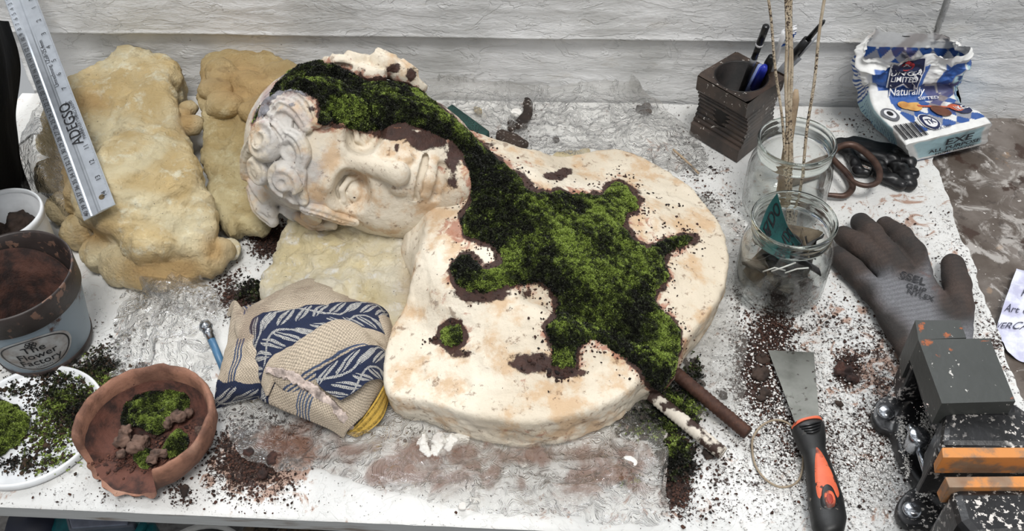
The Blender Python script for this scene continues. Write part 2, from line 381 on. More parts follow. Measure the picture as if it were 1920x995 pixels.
def moss_cols(p, bright=.5):
    n = fbm(p, 28, 3, 5)*.5+.5; n = n+.35*vn(p*230, 9)+.25*vn(p*110, 6); a, b, c = np.array(lin((18, 19, 12))), np.array(lin((58, 68, 28))), np.array(lin((136, 154, 70)))
    t = np.clip((n-.5)*1.5+bright+rng.normal(size=len(p))*.22, 0, 1)[:, None]
    return np.where(t < .5, a+(b-a)*t*2, b+(c-b)*(t*2-1))
# ================================================================ THE SETTING
# soil and dirt on the bench: px, py, rx, ry, amount
DIRT = [(1430,690,45,75,1.15),(1450,620,35,40,.95),(1470,770,50,60,.75),(1590,690,22,30,1.1),(1390,650,20,50,.6),(1270,900,26,55,1.25),(1540,850,60,90,.6),(1480,840,40,50,.7),(1420,800,40,30,.4),
 (1650,800,60,120,.55),(1650,660,60,80,.45),(1350,880,90,70,.4),(1560,600,110,50,.4),(1330,950,60,30,.4),(470,860,75,62,1.0),(440,930,60,18,.5),(505,445,38,36,1.25),(450,560,55,30,.9),(430,530,30,40,.8),
 (490,550,30,25,.7),(380,560,30,25,.3),(120,690,90,22,.55),(200,690,30,50,.6),(230,640,40,25,.45),(150,620,40,30,.3),(330,920,26,20,.7),(345,940,22,12,.8),(160,930,90,22,.32),(30,660,40,16,.5),
 (1330,380,60,28,.65),(1300,320,50,40,.45),(1350,320,26,10,.8),(1290,250,30,40,.4),(1380,540,16,60,.5),(1390,420,26,50,.45),(960,265,60,14,.7),(985,215,22,26,.5),(1060,275,60,8,.35),
 (1210,205,14,12,.9),(1250,190,90,12,.35),(1640,225,60,16,.5),(1620,240,70,24,.35),(1585,180,60,12,.5),(1680,420,60,20,.28),(1650,500,80,30,.2),(1760,430,60,60,.3),(1800,500,50,90,.4),(1860,650,40,80,.5),
 (1230,780,36,30,.9),(1300,840,40,30,.55),(1250,850,22,20,.7),(560,790,60,16,.6),(780,815,70,14,.5),(640,440,200,30,.5),(330,600,60,40,.25),(1000,960,150,10,.2)]
SMEAR = [(500,870,85,55,1.0),(1640,690,70,60,.35),(1640,480,50,30,.35),(1250,960,60,12,.4),(1700,420,30,40,.35),(1100,960,140,14,.35),(1560,600,80,30,.25),(1230,280,60,20,.25)]
DIRT = [(x, y, a, b, s if s > .85 else s*.68) for x, y, a, b, s in DIRT]
def field(px, L):
    r = np.zeros(px.shape[:-1])
    for x, y, a, b, s in L: r = np.maximum(r, s*np.exp(-(((px[..., 0]-x)/a)**2+((px[..., 1]-y)/b)**2)*.9))
    return r
def paint_mat(name, base=(220, 219, 216), dirt=True, grain=(1, 1, 1), bst=.6):
    m = Mt(name); v = m.co(grain); big = m.noise(7, 5)
    col = m.mix(m.ss(big, .35, .75), lin(base), lin((196, 196, 194)))
    col = m.mix(m.ma('MULTIPLY', m.ss(m.noise(26, 8, .7, v), .56, .7), .3), col, lin((176, 166, 150)))
    specks = m.ss(m.noise(170, 3, .6), .72, .76); col = m.mix(m.ma('MULTIPLY', specks, .8), col, lin((70, 58, 48)))
    h = m.ma('ADD', m.noise(45, 10, .7, v, .6), m.ma('MULTIPLY', m.noise(160, 6, .7, v), .5)); flk = m.ss(m.noise(15, 6, .6, v, 1.5), .50, .53); h = m.ma('ADD', h, m.ma('MULTIPLY', flk, .35))
    if dirt:
        sm = m.at('smear'); f = m.ss(m.ma('SUBTRACT', m.ma('ADD', m.noise(34, 9, .68, dist=1.5), m.ma('MULTIPLY', sm, .38)), .5), .10, .2); col = m.mix(m.ma('MULTIPLY', f, .8), col, lin((150, 108, 82)))
        dt = m.at('dirt'); g = m.ma('ADD', m.noise(260, 6, .75), m.ma('MULTIPLY', dt, .33)); g = m.ma('ADD', g, m.ma('MULTIPLY', m.noise(46, 6, .7), .40))
        f = m.ss(g, .88, .93); col = m.mix(f, col, m.mix(m.noise(90, 3), lin((26, 17, 13)), lin((66, 40, 29)))); h = m.ma('ADD', h, m.ma('MULTIPLY', f, .8))
    return m.end(m.bsdf(col, .62, 0, m.bump(h, bst, .0025)))
M_paint = paint_mat('white_painted_board'); M_wall = paint_mat('white_painted_plank', (234, 234, 234), False, (.55, 1, 1.5), 1.0)
m = Mt('board_edge'); M_edge = m.end(m.bsdf(m.mix(m.ss(m.noise(30, 7, .6, m.co((.3, 1, 2))), .55, .68), lin((164, 166, 166)), lin((118, 110, 102))), .6, 0, m.bump(m.noise(60, 6, .6, m.co((.25, 1, 2))), .6, .001)))

# back wall: two lapped planks and the continuous boarding at the right
def plank(name, x0, x1, z0, z1, yf, amp, seed, th=.02, lip=0, nx=420, nz=60):
    X, Z = np.meshgrid(np.linspace(x0, x1, nx), np.linspace(z0, z1, nz), indexing='ij'); Q = np.stack([X*.45, X*0, Z], -1)
    d = amp*(fbm(Q, 14, 4, seed)*.6+ridge(np.stack([X*.25, X*0, Z], -1), 22, 4, seed+4)*.35)+lip*np.exp(-((Z-z0)/.004)**2)
    Y = yf-np.maximum(d, -amp)-0.0; G = np.stack([X, Y, Z], -1).reshape(-1, 3); Fr = grid_faces(nx, nz)[:, ::-1]
    n = len(G); idx = np.arange(n).reshape(nx, nz); loop = np.concatenate([idx[:, 0], idx[-1, 1:], idx[::-1, -1][1:], idx[0, ::-1][1:-1]])
    B = G[loop].copy(); B[:, 1] = yf+th; V = np.concatenate([G, B]); k = len(loop); Fs = [(int(loop[i]), int(loop[(i+1) % k]), n+(i+1) % k, n+i) for i in range(k)]
    o = obj(name, V, [tuple(f) for f in Fr]+Fs, M_wall); o['kind'] = 'structure'; return o
seamL, seamR = PW(90, 60), PW(1640, 80); zs = float((seamL[2]+seamR[2])/2); xj = float(PW(1752, 70)[0]); xl = float(PW(8, 60, WY)[0])
plank('wall_back', xl, xj, -.03, zs+.02, WY+.006, .0035, 3, nx=520)
plank('trim_1', xl-.02, xj-.004, zs, zs+.26, WY-.001, .003, 11, th=.03, lip=.002, nz=90)
plank('trim_2', xj+.002, xj+.35, -.03, zs+.26, WY-.004, .004, 21, nx=160, nz=120)

# the white work bench top with its grey front edge
YF = -.360; XR = float(P(1745, 300)[0]+.004); XL = -.78
bench = thing('workbench', 'white painted wooden bench top strewn with soil below the plank wall', 'workbench', (0, 0, -.03))
nx, ny = 560, 300
X, Y = np.meshgrid(np.linspace(XL, XR, nx), np.linspace(YF, WY+.0, ny), indexing='ij')
edge = .003*fbm(np.stack([X*0+3, Y, Y*0], -1), 60, 3, 4)*np.clip((X-XR+.05)/.05, 0, 1); X = X+edge
G = np.stack([X, Y, 0*X], -1); px = proj(G)
Z = .0007*fbm(G, 40, 4, 8)-.0011; bev = np.clip((Y-YF)/.004, 0, 1); Z = Z-.002*(1-bev)**2
G[..., 2] = Z
dirt = field(px, DIRT)+.08+.17*sstep(1250, 1500, px[..., 0])*sstep(420, 700, px[..., 1]); smear = field(px, SMEAR)+.12*sstep(1200, 1500, px[..., 0])
obj('bench_top', G.reshape(-1, 3), grid_faces(nx, ny), M_paint, bench, True, {'dirt': dirt.ravel(), 'smear': smear.ravel()})
b_ = MB(); b_.add(*boxw(((XL+XR)/2, (YF+WY)/2, -.0125), (XR-XL-.003, WY-YF-.001, .019))); b_.build('board', M_edge, bench, False)

# stained side board beyond the right edge, a little lower
m = Mt('stained_board'); c = m.mix(m.ss(m.noise(9, 8, .6), .35, .65), lin((122, 114, 108)), lin((78, 68, 60)))
c = m.mix(m.ss(m.noise(22, 9, .7, dist=1), .52, .62), c, lin((165, 160, 155))); c = m.mix(m.ss(m.noise(16, 5, .6), .60, .64), c, lin((62, 46, 38)))
c = m.mix(m.ma('MULTIPLY', m.ss(m.noise(45, 6, .7), .55, .62), .5), c, lin((52, 44, 38))); c = m.mix(m.ma('MULTIPLY', m.ss(m.noise(17, 5), .66, .7), .4), c, lin((168, 136, 104))); c = m.mix(m.ss(m.noise(120, 3, .6), .68, .72), c, lin((205, 200, 196)))
M_stain = m.end(m.bsdf(c, m.ma('MULTIPLY_ADD', m.noise(15), .5, .25), 0, m.bump(m.noise(70, 6), .5, .0015)))
sb = thing('side_table', 'brown and grey stained table top right of the white bench', 'table', (XR+.15, 0, -.04))
nx, ny = 120, 200; X, Y = np.meshgrid(np.linspace(XR+.002, XR+.4, nx), np.linspace(-.5, WY+.004, ny), indexing='ij'); Zs = -.012+.001*fbm(np.stack([X, Y, X*0], -1), 30, 3, 2)
G = np.stack([X, Y, Zs], -1); obj('table_top', G.reshape(-1, 3), grid_faces(nx, ny), M_stain, sb)
b_ = MB(); b_.add(*boxw((XR+.201, -.078, -.026), (.397, .84, .022))); b_.build('board', M_stain, sb, False)

# ground far below and what stands in the shade there
M_floor = plain('dark_ground', (74, 72, 70), .9, c2=(34, 30, 28), bsc=30, bst=.6)
G = Sheet([[(-1.6, -1.6, -.55), (-1.6, .9, -.55)], [(1.6, -1.6, -.55), (1.6, .9, -.55)]], 60, 60, world=True); o = G.push(fbm(G.G, 9, 4)*.01).build('floor', M_floor); o['kind'] = 'structure'
M_teal = plain('teal_plastic', (22, 92, 98), .4, c2=(14, 66, 74), bst=.05); M_grey = plain('grey_plastic', (88, 92, 102), .35, bst=.05); M_navy = plain('navy_rubber', (22, 26, 44), .6, bst=.1)
tb = thing('toolbox', 'teal plastic toolbox with a grey clear lid under the bench', 'toolbox', P(190, 1010, -.28))
def rslab(poly, zt, zb, name, mat, par, bv=.003, **k):
    b = MB(); b.add(*slab(poly, zt, zb)); o = b.build(name, mat, par, False, **k); solid(o, 0, 0, bv); return o
rslab([(93, 958), (292, 972), (272, 1080), (90, 1080)], -.25, -.535, 'case', M_teal, tb, .008)
rslab([(120, 962), (252, 972), (250, 985), (128, 994)], -.235, -.25, 'lid', M_grey, tb, .003)
rslab([(128, 967), (240, 975), (238, 982), (134, 989)], -.231, -.235, 'lid_window', plain('smoky_plastic', (120, 124, 138), .2, bst=.05), tb, .001)
rslab([(262, 975), (275, 976), (262, 1000), (248, 1000)], -.240, -.25, 'rib', M_teal, tb, .002)
o = MB().add(*lathe([(0, .02), (.026, .018), (.036, 0), (.036, -.275), (0, -.28)], P(62, 985, -.26)-[0, 0, 0], 24)).build('end_guard', M_navy, tb)
bk = thing('bucket', 'white rimmed dark bucket under the bench beside the teal toolbox', 'bucket', P(374, 1068, -.54)); cbk = P(374, 1068, -.34)
MB().add(*lathe([(0, -.197), (.052, -.197), (.064, 0), (.062, 0), (.050, -.19), (0, -.19)], cbk, 48)).build('pail', plain('dark_pail', (28, 26, 26), .5), bk)
MB().add(*lathe([(.061, .0), (.061, .005), (.067, .006), (.069, 0), (.067, -.004), (.061, 0)], cbk, 48)).build('rim', plain('pale_rim', (200, 198, 194), .4), bk)
bs = thing('wicker_basket', 'dark woven basket on the ground under the bench front edge', 'basket', P(592, 1040, -.54)); cb = P(592, 1040, -.34)
M_wk = plain('dark_wicker', (92, 78, 62), .8, c2=(34, 28, 22), bsc=200, bst=1)
b_ = MB()
for k in range(17): b_.add(*tube([cb+[(.1-.002*k)*math.cos(a), (.1-.002*k)*math.sin(a), -.012*k+.004*math.sin(a*17+k*3.14)] for a in np.linspace(0, 2*math.pi, 120, endpoint=False)], .0055, 6, closed=True))
b_.build('weave', M_wk, bs); MB().add(*tube([cb+[.103*math.cos(a), .103*math.sin(a), .006] for a in np.linspace(0, 2*math.pi, 60, endpoint=False)], .008, 8, closed=True)).build('rim', M_wk, bs)

# black cloth hanging at the left end of the bench
m = Mt('black_cloth'); M_black = m.end(m.bsdf(m.mix(m.ss(m.noise(120, 3, .8, m.co((.3, .3, 2))), .7, .75), (.004, .004, .004), (.03, .03, .03)), .95, 0, m.bump(m.noise(60, 5), .4, .003), **{'Specular IOR Level': .1}))
S = Sheet([[(-190, -60, .40), (-190, 150, .34), (-190, 330, .24), (-190, 470, .12), (-190, 640, .04), (-190, 760, .012)], [(-60, -80, .40), (-80, 120, .30), (-80, 300, .20), (-80, 440, .10), (-80, 600, .03), (-80, 720, .01)],
 [(-10, 20, .28), (5, 120, .22), (0, 250, .15), (5, 350, .09), (10, 440, .03), (20, 620, .006)], [(8, 42, .19), (36, 130, .14), (32, 220, .10), (38, 300, .06), (56, 360, .02), (92, 470, .004)]], 90, 160)
S.push(fbm(S.G*[1, 1, .4], 12, 3, 6)*.006*S.u); o = S.build('black_cloth', M_black); tag(o, 'black cloth draped over the left end of the bench behind the white tub', 'cloth'); solid(o, .002, 1)
# ================================================================ THE BUST
MOSS = [(472,232),(482,205),(500,178),(520,155),(545,132),(575,120),(605,115),(625,122),(650,130),(672,140),(690,152),(712,148),(740,150),(765,160),(790,172),(812,188),(838,212),(866,235),(895,262),(930,295),(962,318),(985,345),(1005,360),(1050,358),(1090,362),(1130,366),(1140,346),(1160,340),(1178,352),(1200,374),(1196,395),(1178,400),(1170,425),(1190,448),(1215,462),(1250,446),(1285,440),(1303,446),(1290,460),(1262,470),(1245,490),(1258,520),(1232,545),(1230,565),(1255,590),(1276,622),(1276,660),(1262,700),(1238,735),(1222,728),(1195,695),(1160,668),(1112,636),(1085,652),(1078,690),(1050,692),(1030,682),(1036,655),(1018,610),(1042,590),(1042,560),(1030,540),(1003,530),(985,535),(950,540),(905,556),(888,550),(852,535),(842,505),(862,478),(885,478),(915,500),(935,492),(930,470),(900,452),(868,440),(862,410),(878,385),(884,350),(878,318),(862,285),(838,262),(800,245),(760,232),(725,240),(700,252),(680,246),(655,240),(625,238),(596,232),(600,205),(592,185),(570,172),(545,168),(520,172),(500,190),(488,215)]
MOSS2 = [(828,618),(842,604),(862,606),(874,622),(870,642),(852,654),(832,648),(824,634)]
hA = np.array([0.9706, -0.0607, -0.233]); hN = np.array([0.0912, -0.8028, 0.5892]); hL = np.array([-0.2229, -0.5931, -0.7737])
hA = hA/np.linalg.norm(hA); hN = hN-hA*(hN@hA); hN /= np.linalg.norm(hN); _l = np.cross(hA, hN); hL = _l*np.sign(_l@hL)
HO = np.array([-.1975, .0881, .1026]); HS = 1.143/100                          # head local centimetres: a towards the chin, l towards the viewer, n out of the face
HB = np.stack([hA, hL, hN])
def h2w(q): return HO+np.asarray(q)*HS@HB
def w2h(p): return ((np.asarray(p)-HO)@HB.T)/HS
vh = Vol((-14, -11, -11), (15, 11, 14.5), .135)
E, C, K = vh.ell, vh.cap, vh.chain
E((-1.6, 0, -.6), (9.2, 7.6, 9.0), .5); E((4.6, 0, 2.6), (8.0, 6.5, 6.2), 2.0); E((3.2, 0, 4.6), (7.0, 5.7, 4.6), 1.5)
for s in (1, -1):
    C((3.6, 5.6*s, .5), (10.0, 2.8*s, 4.8), 1.6, 1.7, 1.6); E((4.9, 3.7*s, 5.9), (2.8, 2.2, 2.2), 1.4)
E((10.9, 0, 6.6), (2.0, 2.2, 2.0), 1.6); E((-3.5, 0, 6.3), (4.2, 5.0, 2.7), 2.2)
e = -.75
for s in (1, -1):
    K([(.6+e, .9*s, 9.0), (-.1+e, 2.6*s, 8.9), (.5+e, 4.5*s, 7.6), (1.4+e, 5.4*s, 6.2)], [.75, .8, .7, .5], .9)
for s in (1, -1):
    E((2.1+e, 3.1*s, 9.2), (1.7, 2.1, 2.3), .8, True); E((2.0+e, 1.7*s, 9.1), (1.2, .75, 1.5), .6, True)
    E((2.2+e, 3.15*s, 6.55), 1.45, .12)
    K([(2.6+e, 1.45*s, 7.2), (1.45+e, 2.1*s, 7.95), (1.0+e, 3.2*s, 8.25), (1.4+e, 4.3*s, 7.75), (2.4+e, 5.0*s, 6.7)], [.24, .32, .36, .32, .24], .18)
    K([(2.75+e, 1.55*s, 7.1), (3.25+e, 2.3*s, 7.45), (3.5+e, 3.2*s, 7.5), (3.25+e, 4.1*s, 7.1), (2.65+e, 4.9*s, 6.6)], [.2, .26, .3, .26, .2], .2)
    K([(2.5+e, 1.8*s, 7.4), (1.75+e, 2.4*s, 8.0), (1.5+e, 3.2*s, 8.2), (1.8+e, 4.1*s, 7.7), (2.5+e, 4.7*s, 6.9)], .11, .12, True)
    K([(1.1+e, 1.9*s, 7.7), (.5+e, 3.2*s, 8.4), (1.0+e, 4.7*s, 7.5)], .16, .2, True)
K([(-1.2, 0, 8.6), (.9, 0, 9.35), (3.2, 0, 10.35), (5.5, 0, 11.35)], [.75, .5, .52, .8], .7)
C((2.0, 0, 8.2), (5.6, 0, 9.2), .85, 1.35, .8); E((5.7, 0, 11.3), (.98, 1.0, .9), .4)
for s in (1, -1):
    E((6.0, 1.45*s, 9.85), (1.0, .72, .95), .3); E((6.7, .65*s, 10.15), (.38, .36, .5), .2, True)
    K([(5.2, 2.0*s, 9.2), (6.2, 2.15*s, 9.0), (7.4, 3.0*s, 8.3)], .1, .5, True)
E((7.9, 0, 7.7), (2.3, 2.9, 1.85), 1.0); C((6.8, 0, 9.95), (7.5, 0, 9.95), .12, .15, .6, True)
K([(7.65, -2.35, 8.5), (7.25, -1.2, 9.45), (7.05, -.45, 9.85), (7.2, 0, 9.85), (7.05, .45, 9.85), (7.25, 1.2, 9.45), (7.65, 2.35, 8.5)], [.25, .45, .52, .5, .52, .45, .25], .8)
K([(7.85, -2.2, 8.45), (8.4, -1.1, 9.3), (8.55, 0, 9.6), (8.4, 1.1, 9.3), (7.85, 2.2, 8.45)], [.25, .52, .66, .52, .25], .8)
K([(7.70, -2.3, 9.2), (7.86, -1.8, 9.7), (7.88, -1.1, 10.2), (7.80, 0, 10.5), (7.88, 1.1, 10.2), (7.86, 1.8, 9.7), (7.70, 2.3, 9.2)], [.3, .36, .4, .42, .4, .36, .3], .14, True)
K([(9.6, -1.3, 9.1), (9.6, 0, 9.5), (9.6, 1.3, 9.1)], .35, .7, True); E((11.6, 0, 7.9), (1.3, 1.5, 1.1), .9)
E((1.6, 6.9, -.6), (2.6, .9, 1.7), .4)
# hair cap and curls; the axis of each curl is found where the sight line meets the skull
def skull(pxy, k=1.0):
    d = CR*(pxy[0]-960)/F+CU*(497.5-pxy[1])/F+fw; o = w2h(CAM); dd = (HB@d); c = np.array([-1.6, 0, -.6]); r = np.array([10.2, 8.6, 9.6])*k
    a = (o-c)/r; b = dd/r; A, B, Cc = b@b, 2*a@b, a@a-1; D = B*B-4*A*Cc; t = (-B-math.sqrt(D))/(2*A) if D > 0 else -B/(2*A)
    p = o+dd*t; n = (p-c)/r**2; return p, n/np.linalg.norm(n)
def hitf(pxy):
    d = CR*(pxy[0]-960)/F+CU*(497.5-pxy[1])/F+fw; o = w2h(CAM); dd = HB@d/HS; ts = np.linspace(.7, 1.35, 700)
    q = o+ts[:, None]*dd; ij = np.rint((q-vh.lo)/vh.h).astype(int); ok = ((ij >= 1) & (ij < np.array(vh.f.shape)-2)).all(1)
    v = np.full(len(q), 9.); v[ok] = vh.f[ij[ok, 0], ij[ok, 1], ij[ok, 2]]; k = np.argmax(v < 0)
    if not (v < 0).any(): return skull(pxy)
    i, j, l = ij[k]; D = 5; sh = vh.f.shape; g = np.array([vh.f[min(i+D, sh[0]-1), j, l]-vh.f[max(i-D, 0), j, l], vh.f[i, min(j+D, sh[1]-1), l]-vh.f[i, max(j-D, 0), l], vh.f[i, j, min(l+D, sh[2]-1)]-vh.f[i, j, max(l-D, 0)]])
    n = q[k]-np.array([-1.6, 0, -.6]); n = n/np.linalg.norm(n)*.7+g/(np.linalg.norm(g)+1e-9)*.3; return q[k], n/np.linalg.norm(n)
def frame(n, up=(0, 0, 1.)):
    up = np.asarray(up, float); 
    if abs(up@n) > .95: up = np.array([1., 0, 0])
    e1 = np.cross(up, n); e1 /= np.linalg.norm(e1); return e1, np.cross(n, e1)
def lp(pxy, n, p): # pixel on the plane through p with normal n, local space
    d = CR*(pxy[0]-960)/F+CU*(497.5-pxy[1])/F+fw; o = w2h(CAM); dd = HB@d; q = dd@n
    return o+dd*(((p-o)@n)/q) if abs(q) > .15 else p
vhair = Vol((-14.5, -13, -11.5), (12, 12.5, 13.5), .14); E2, C2, K2 = vhair.ell, vhair.cap, vhair.chain
E2((-3.9, 0, -1.6), (8.2, 8.3, 8.8), .5)
CURL = [(505,262,40,1),(518,212,32,-1),(548,283,20,1),(490,318,28,-1),(540,336,38,1),(498,362,34,-1),(557,362,22,1),(505,392,26,1),(545,398,24,-1),(585,404,22,1),(476,285,20,1),(478,345,20,-1),(533,235,20,-1),
 (640,128,36,1),(690,142,32,-1),(722,122,36,1),(756,140,36,-1),(640,146,24,1),(670,116,26,-1),(772,158,28,1),(700,116,20,-1),(620,408,18,-1),(735,135,20,1)]
for i, (x, y, rp, sg) in enumerate(CURL):
    p, n = hitf((x, y)); r = rp*mpp(x, y, .14)/HS; e1, e2 = frame(n); p = p+n*.25
    M = (e1, e2, n); E2(p, (r*1.0, r*.92, r*.72), .18, False, M)
    sp = []
    for k in range(26):
        t = k/25; a = sg*(t*3.6*math.pi)+i*1.9; rr = r*(.12+.66*t); hh = r*.72*math.sqrt(max(0, 1-(rr/r)**2))
        sp.append(p+e1*rr*math.cos(a)+e2*rr*.92*math.sin(a)+n*hh)
    K2(sp, [.3]*4+[.26]*22, .3, True); E2(p+n*r*.75, (r*.26, r*.26, r*.35), .2, True, M)
LOCKS = [([(533,190),(560,182),(585,200),(594,228)], [.5, .95, 1.0, .75]), ([(520,215),(535,200),(560,212),(578,240)], [.6, .8, .8, .6]), ([(540,250),(562,262),(572,290),(562,318)], [.6, .8, .7, .4]),
 ([(505,225),(525,240),(540,262)], [.5, .7, .6]), ([(570,320),(566,345),(572,372)], [.4, .55, .5]), ([(575,385),(610,392),(640,404),(668,412)], [.6, .7, .6, .35]), ([(560,400),(590,415),(625,417)], [.5, .7, .5]), ([(485,260),(472,290),(470,325)], [.7, .8, .7]), ([(480,350),(492,385),(515,408)], [.7, .8, .7])]
for pts, rs in LOCKS:
    q = []
    for x, y in pts: a, n = hitf((x, y)); q.append(a+n*.4)
    q = smooth_path(q, 4); rr = np.interp(np.linspace(0, len(rs)-1, len(q)), range(len(rs)), rs); K2(q, list(rr), .14)
    for off in (-.42, .35):
        g = []
        for j, a in enumerate(q):
            nn = (a-np.array([-1.6, 0, -.6])); nn /= np.linalg.norm(nn); tg = q[min(j+1, len(q)-1)]-q[max(j-1, 0)]; sd = np.cross(nn, tg); sd /= np.linalg.norm(sd)+1e-9; g.append(a+sd*off*rr[j]+nn*rr[j]*.92)
        K2(g, .12, .18, True)
m = Mt('weathered_plaster')
n1 = m.noise(22, 8, .65); n2 = m.noise(70, 8, .7); c = m.mix(m.ss(m.noise(6, 5), .35, .65), lin((226, 216, 198)), lin((206, 193, 172)))
c = m.mix(m.ma('MULTIPLY', m.ss(n1, .48, .62), .65), c, lin((192, 152, 106))); c = m.mix(m.ma('MULTIPLY', m.ss(n2, .57, .66), .55), c, lin((128, 92, 66))); c = m.mix(m.ma('MULTIPLY', m.ss(m.noise(120, 8, .75, dist=.6), .60, .66), .5), c, lin((110, 70, 48)))
c = m.mix(m.ss(m.noise(240, 2), .73, .77), c, lin((60, 40, 30)))
st = m.at('stain'); f = m.ss(m.ma('ADD', m.noise(48, 7, .7, dist=1.2), m.ma('MULTIPLY', st, .5)), .78, .92); c = m.mix(m.ma('MULTIPLY', f, .85), c, m.mix(m.noise(60, 4), lin((120, 66, 44)), lin((190, 130, 104))))
sl = m.at('soil'); f2 = m.ss(m.ma('ADD', m.noise(75, 6, .7), m.ma('MULTIPLY', sl, .75)), .88, 1.0); c = m.mix(f2, c, m.mix(m.noise(130, 4), lin((22, 13, 10)), lin((80, 48, 36))))
wash = m.at('wash'); c = m.mix(m.ma('MULTIPLY', m.ss(m.ma('ADD', m.noise(30, 5), m.ma('MULTIPLY', wash, .4)), .7, .9), .5), c, lin((176, 180, 188)))
M_plaster = m.end(m.bsdf(c, .62, 0, m.bump(m.ma('ADD', m.ma('ADD', m.ma('ADD', m.noise(160, 6, .7), m.noise(45, 8, .7)), m.ma('MULTIPLY', m.ma('MULTIPLY', f2, m.noise(140, 5, .7)), 2.2)), m.ma('MULTIPLY', m.ss(n2, .6, .7), -.5)), .7, .0018)))
bust = thing('plaster_bust', 'cream plaster bust of a curly haired head and shoulders overgrown with green moss', 'statue', P(960, 560, 0))
SOILP = [(740,250,60,14,1.1),(800,262,50,22,1.1),(850,290,24,44,.9),(846,340,18,26,.7),(720,318,12,16,.5),(745,276,9,14,.6),(614,298,10,8,.5),(700,330,10,8,.5),(750,330,16,14,.35),(545,195,14,8,.8),(585,205,16,10,.9),(645,135,14,8,.7),(685,130,14,10,.8),(740,130,24,14,.8),(770,140,14,14,.9),(560,245,8,16,.5)]
STP = [(740,320,60,60,.35),(830,310,50,50,.5),(540,240,60,50,.35),(720,130,90,30,.5),(610,290,40,40,.2),(850,380,30,30,.5)]
CHS = [(900,550,60,18,1.2),(1000,680,60,26,.95),(1060,700,50,14,.9),(860,660,40,14,.6),(820,640,20,10,.8),(850,600,20,14,.6),(1040,330,24,8,1.3),(1060,322,16,8,1.2),(1290,450,30,14,1.0),(1180,390,36,20,.5),(1240,500,14,40,.7),(1250,600,26,30,.7),(990,552,16,14,.7),(975,330,24,20,.7),(910,270,30,24,.6),(900,465,40,30,.35),(1030,640,14,30,.7)]
CST = [(850,560,80,60,.6),(900,480,80,70,.55),(830,660,70,50,.45),(960,640,90,60,.3),(800,700,60,60,.35),(1210,420,70,50,.5),(1250,500,50,60,.45),(1000,700,90,40,.5),(1230,570,50,50,.4),(960,310,90,30,.6),(1160,310,120,30,.3),(860,430,50,40,.75),(960,770,120,30,.35),(1000,815,260,22,.5)]
def bust_attrs(V):
    pp = proj(V); d = np.minimum(dpoly(pp, MOSS), dpoly(pp, MOSS2)); d[inpoly(pp, MOSS) | inpoly(pp, MOSS2)] = 0
    wob = fbm(V, 40, 3, 31); soil = np.maximum(.95*np.exp(-np.maximum(d+wob*7, 0)/9.), field(pp, SOILP+CHS)); soil = np.where(pp[:, 0] < 700, soil*.75, soil)
    return {'soil': soil, 'stain': np.maximum(field(pp, STP+CST), .8*np.exp(-d/28.)), 'wash': np.exp(-((pp[:, 0]-530)/90)**2)}
parts = []
for nm, vol in (('head', vh), ('hair', vhair)):
    V, Fc = vol.mesh(); Fc = Fc if np.linalg.det(HB) > 0 else Fc[:, ::-1]
    Vw = h2w(V); Vw = Vw+vnormals(Vw, Fc)*(fbm(Vw, 180, 3, 2)*.0003+fbm(Vw, 45, 2, 5)*.0004)[:, None]
    Vw[:, 2] = np.maximum(Vw[:, 2], .004)
    obj(nm, Vw, Fc, M_plaster, bust, True, bust_attrs(Vw)); parts.append((Vw, Fc))
# chest plate and neck
OUT = [(890,262,.10),(940,292,.085),(1040,292,.07),(1100,286,.06),(1158,283,.055),(1222,308,.05),(1290,345,.05),(1340,402,.05),(1366,468,.05),(1356,545,.05),(1325,600,.05),(1290,640,.05),(1262,690,.05),(1240,712,.05),(1207,716,.05),(1180,742,.05),(1140,768,.05),(1080,790,.05),(1000,802,.05),(920,795,.05),(850,778,.05),(790,760,.048),(745,752,.045),(724,735,.045),(720,690,.045),(735,640,.045),(765,592,.05),(785,545,.055),(800,500,.06),(800,450,.06),(770,420,.06),(830,380,.08),(860,320,.1)]
plc = smooth_path(plan(OUT, .05), 4, True); topf = gkr([(905,270,.098),(940,300,.09),(1000,340,.092),(1100,310,.066),(1160,300,.058),(1250,340,.052),(1330,430,.05),(1350,520,.05),(1290,630,.052),(1230,710,.052),(1150,750,.054),(1000,790,.052),(880,775,.052),(780,745,.050),(735,720,.047),(730,680,.05),(770,620,.062),(800,560,.074),(820,500,.085),(830,440,.10),
 (900,400,.128),(960,440,.122),(1020,480,.115),(1100,480,.108),(1180,500,.094),(1100,400,.102),(1180,400,.078),(1260,450,.070),(1260,550,.070),(1150,600,.09),(1050,600,.102),(950,600,.098),(870,620,.086),(950,700,.078),(1080,700,.074),(850,700,.068),(880,520,.105),(1000,540,.112),(910,470,.10),(1180,680,.064),(790,680,.06)])
lo = np.append(plc.min(0)-.02, -.004); hi = np.append(plc.max(0)+.02, .19); vc = Vol(lo, hi, .0026)
vc.slabp(plc, .004, topf, .0045, .003, under=.007)
vc.cap(h2w((5.0, 0, -2.2)), P(960, 420, .058), .058, .068, .035)
vc.cap(P(800, 470, .05), P(870, 560, .075), .03, .035, .03); vc.chain([h2w((5, 4.5, 0)), P(868, 440, .085), P(930, 520, .085)], [.02, .018, .02], .02)
vc.chain([h2w((4.5, -4.0, -3.5)), P(935, 312, .075), P(1010, 335, .06)], [.026, .020, .018], .025)
vc.chain([P(1000, 545, .102), P(1090, 585, .094), P(1190, 640, .07)], [.012, .01, .008], .02, True)
V, Fc = vc.mesh(); pp = proj(V); V = V+vnormals(V, Fc)*(fbm(V, 26, 4, 9)*.0010+ridge(V, 60, 4, 3)*.0006-.0012*sstep(.15, .45, fbm(V, 34, 3, 19))+np.where(V[:, 2] < .04, fbm(V, 60, 3, 7)*.002, 0))[:, None]
obj('chest', V, Fc, M_plaster, bust, True, bust_attrs(V)); parts.append((V, Fc))
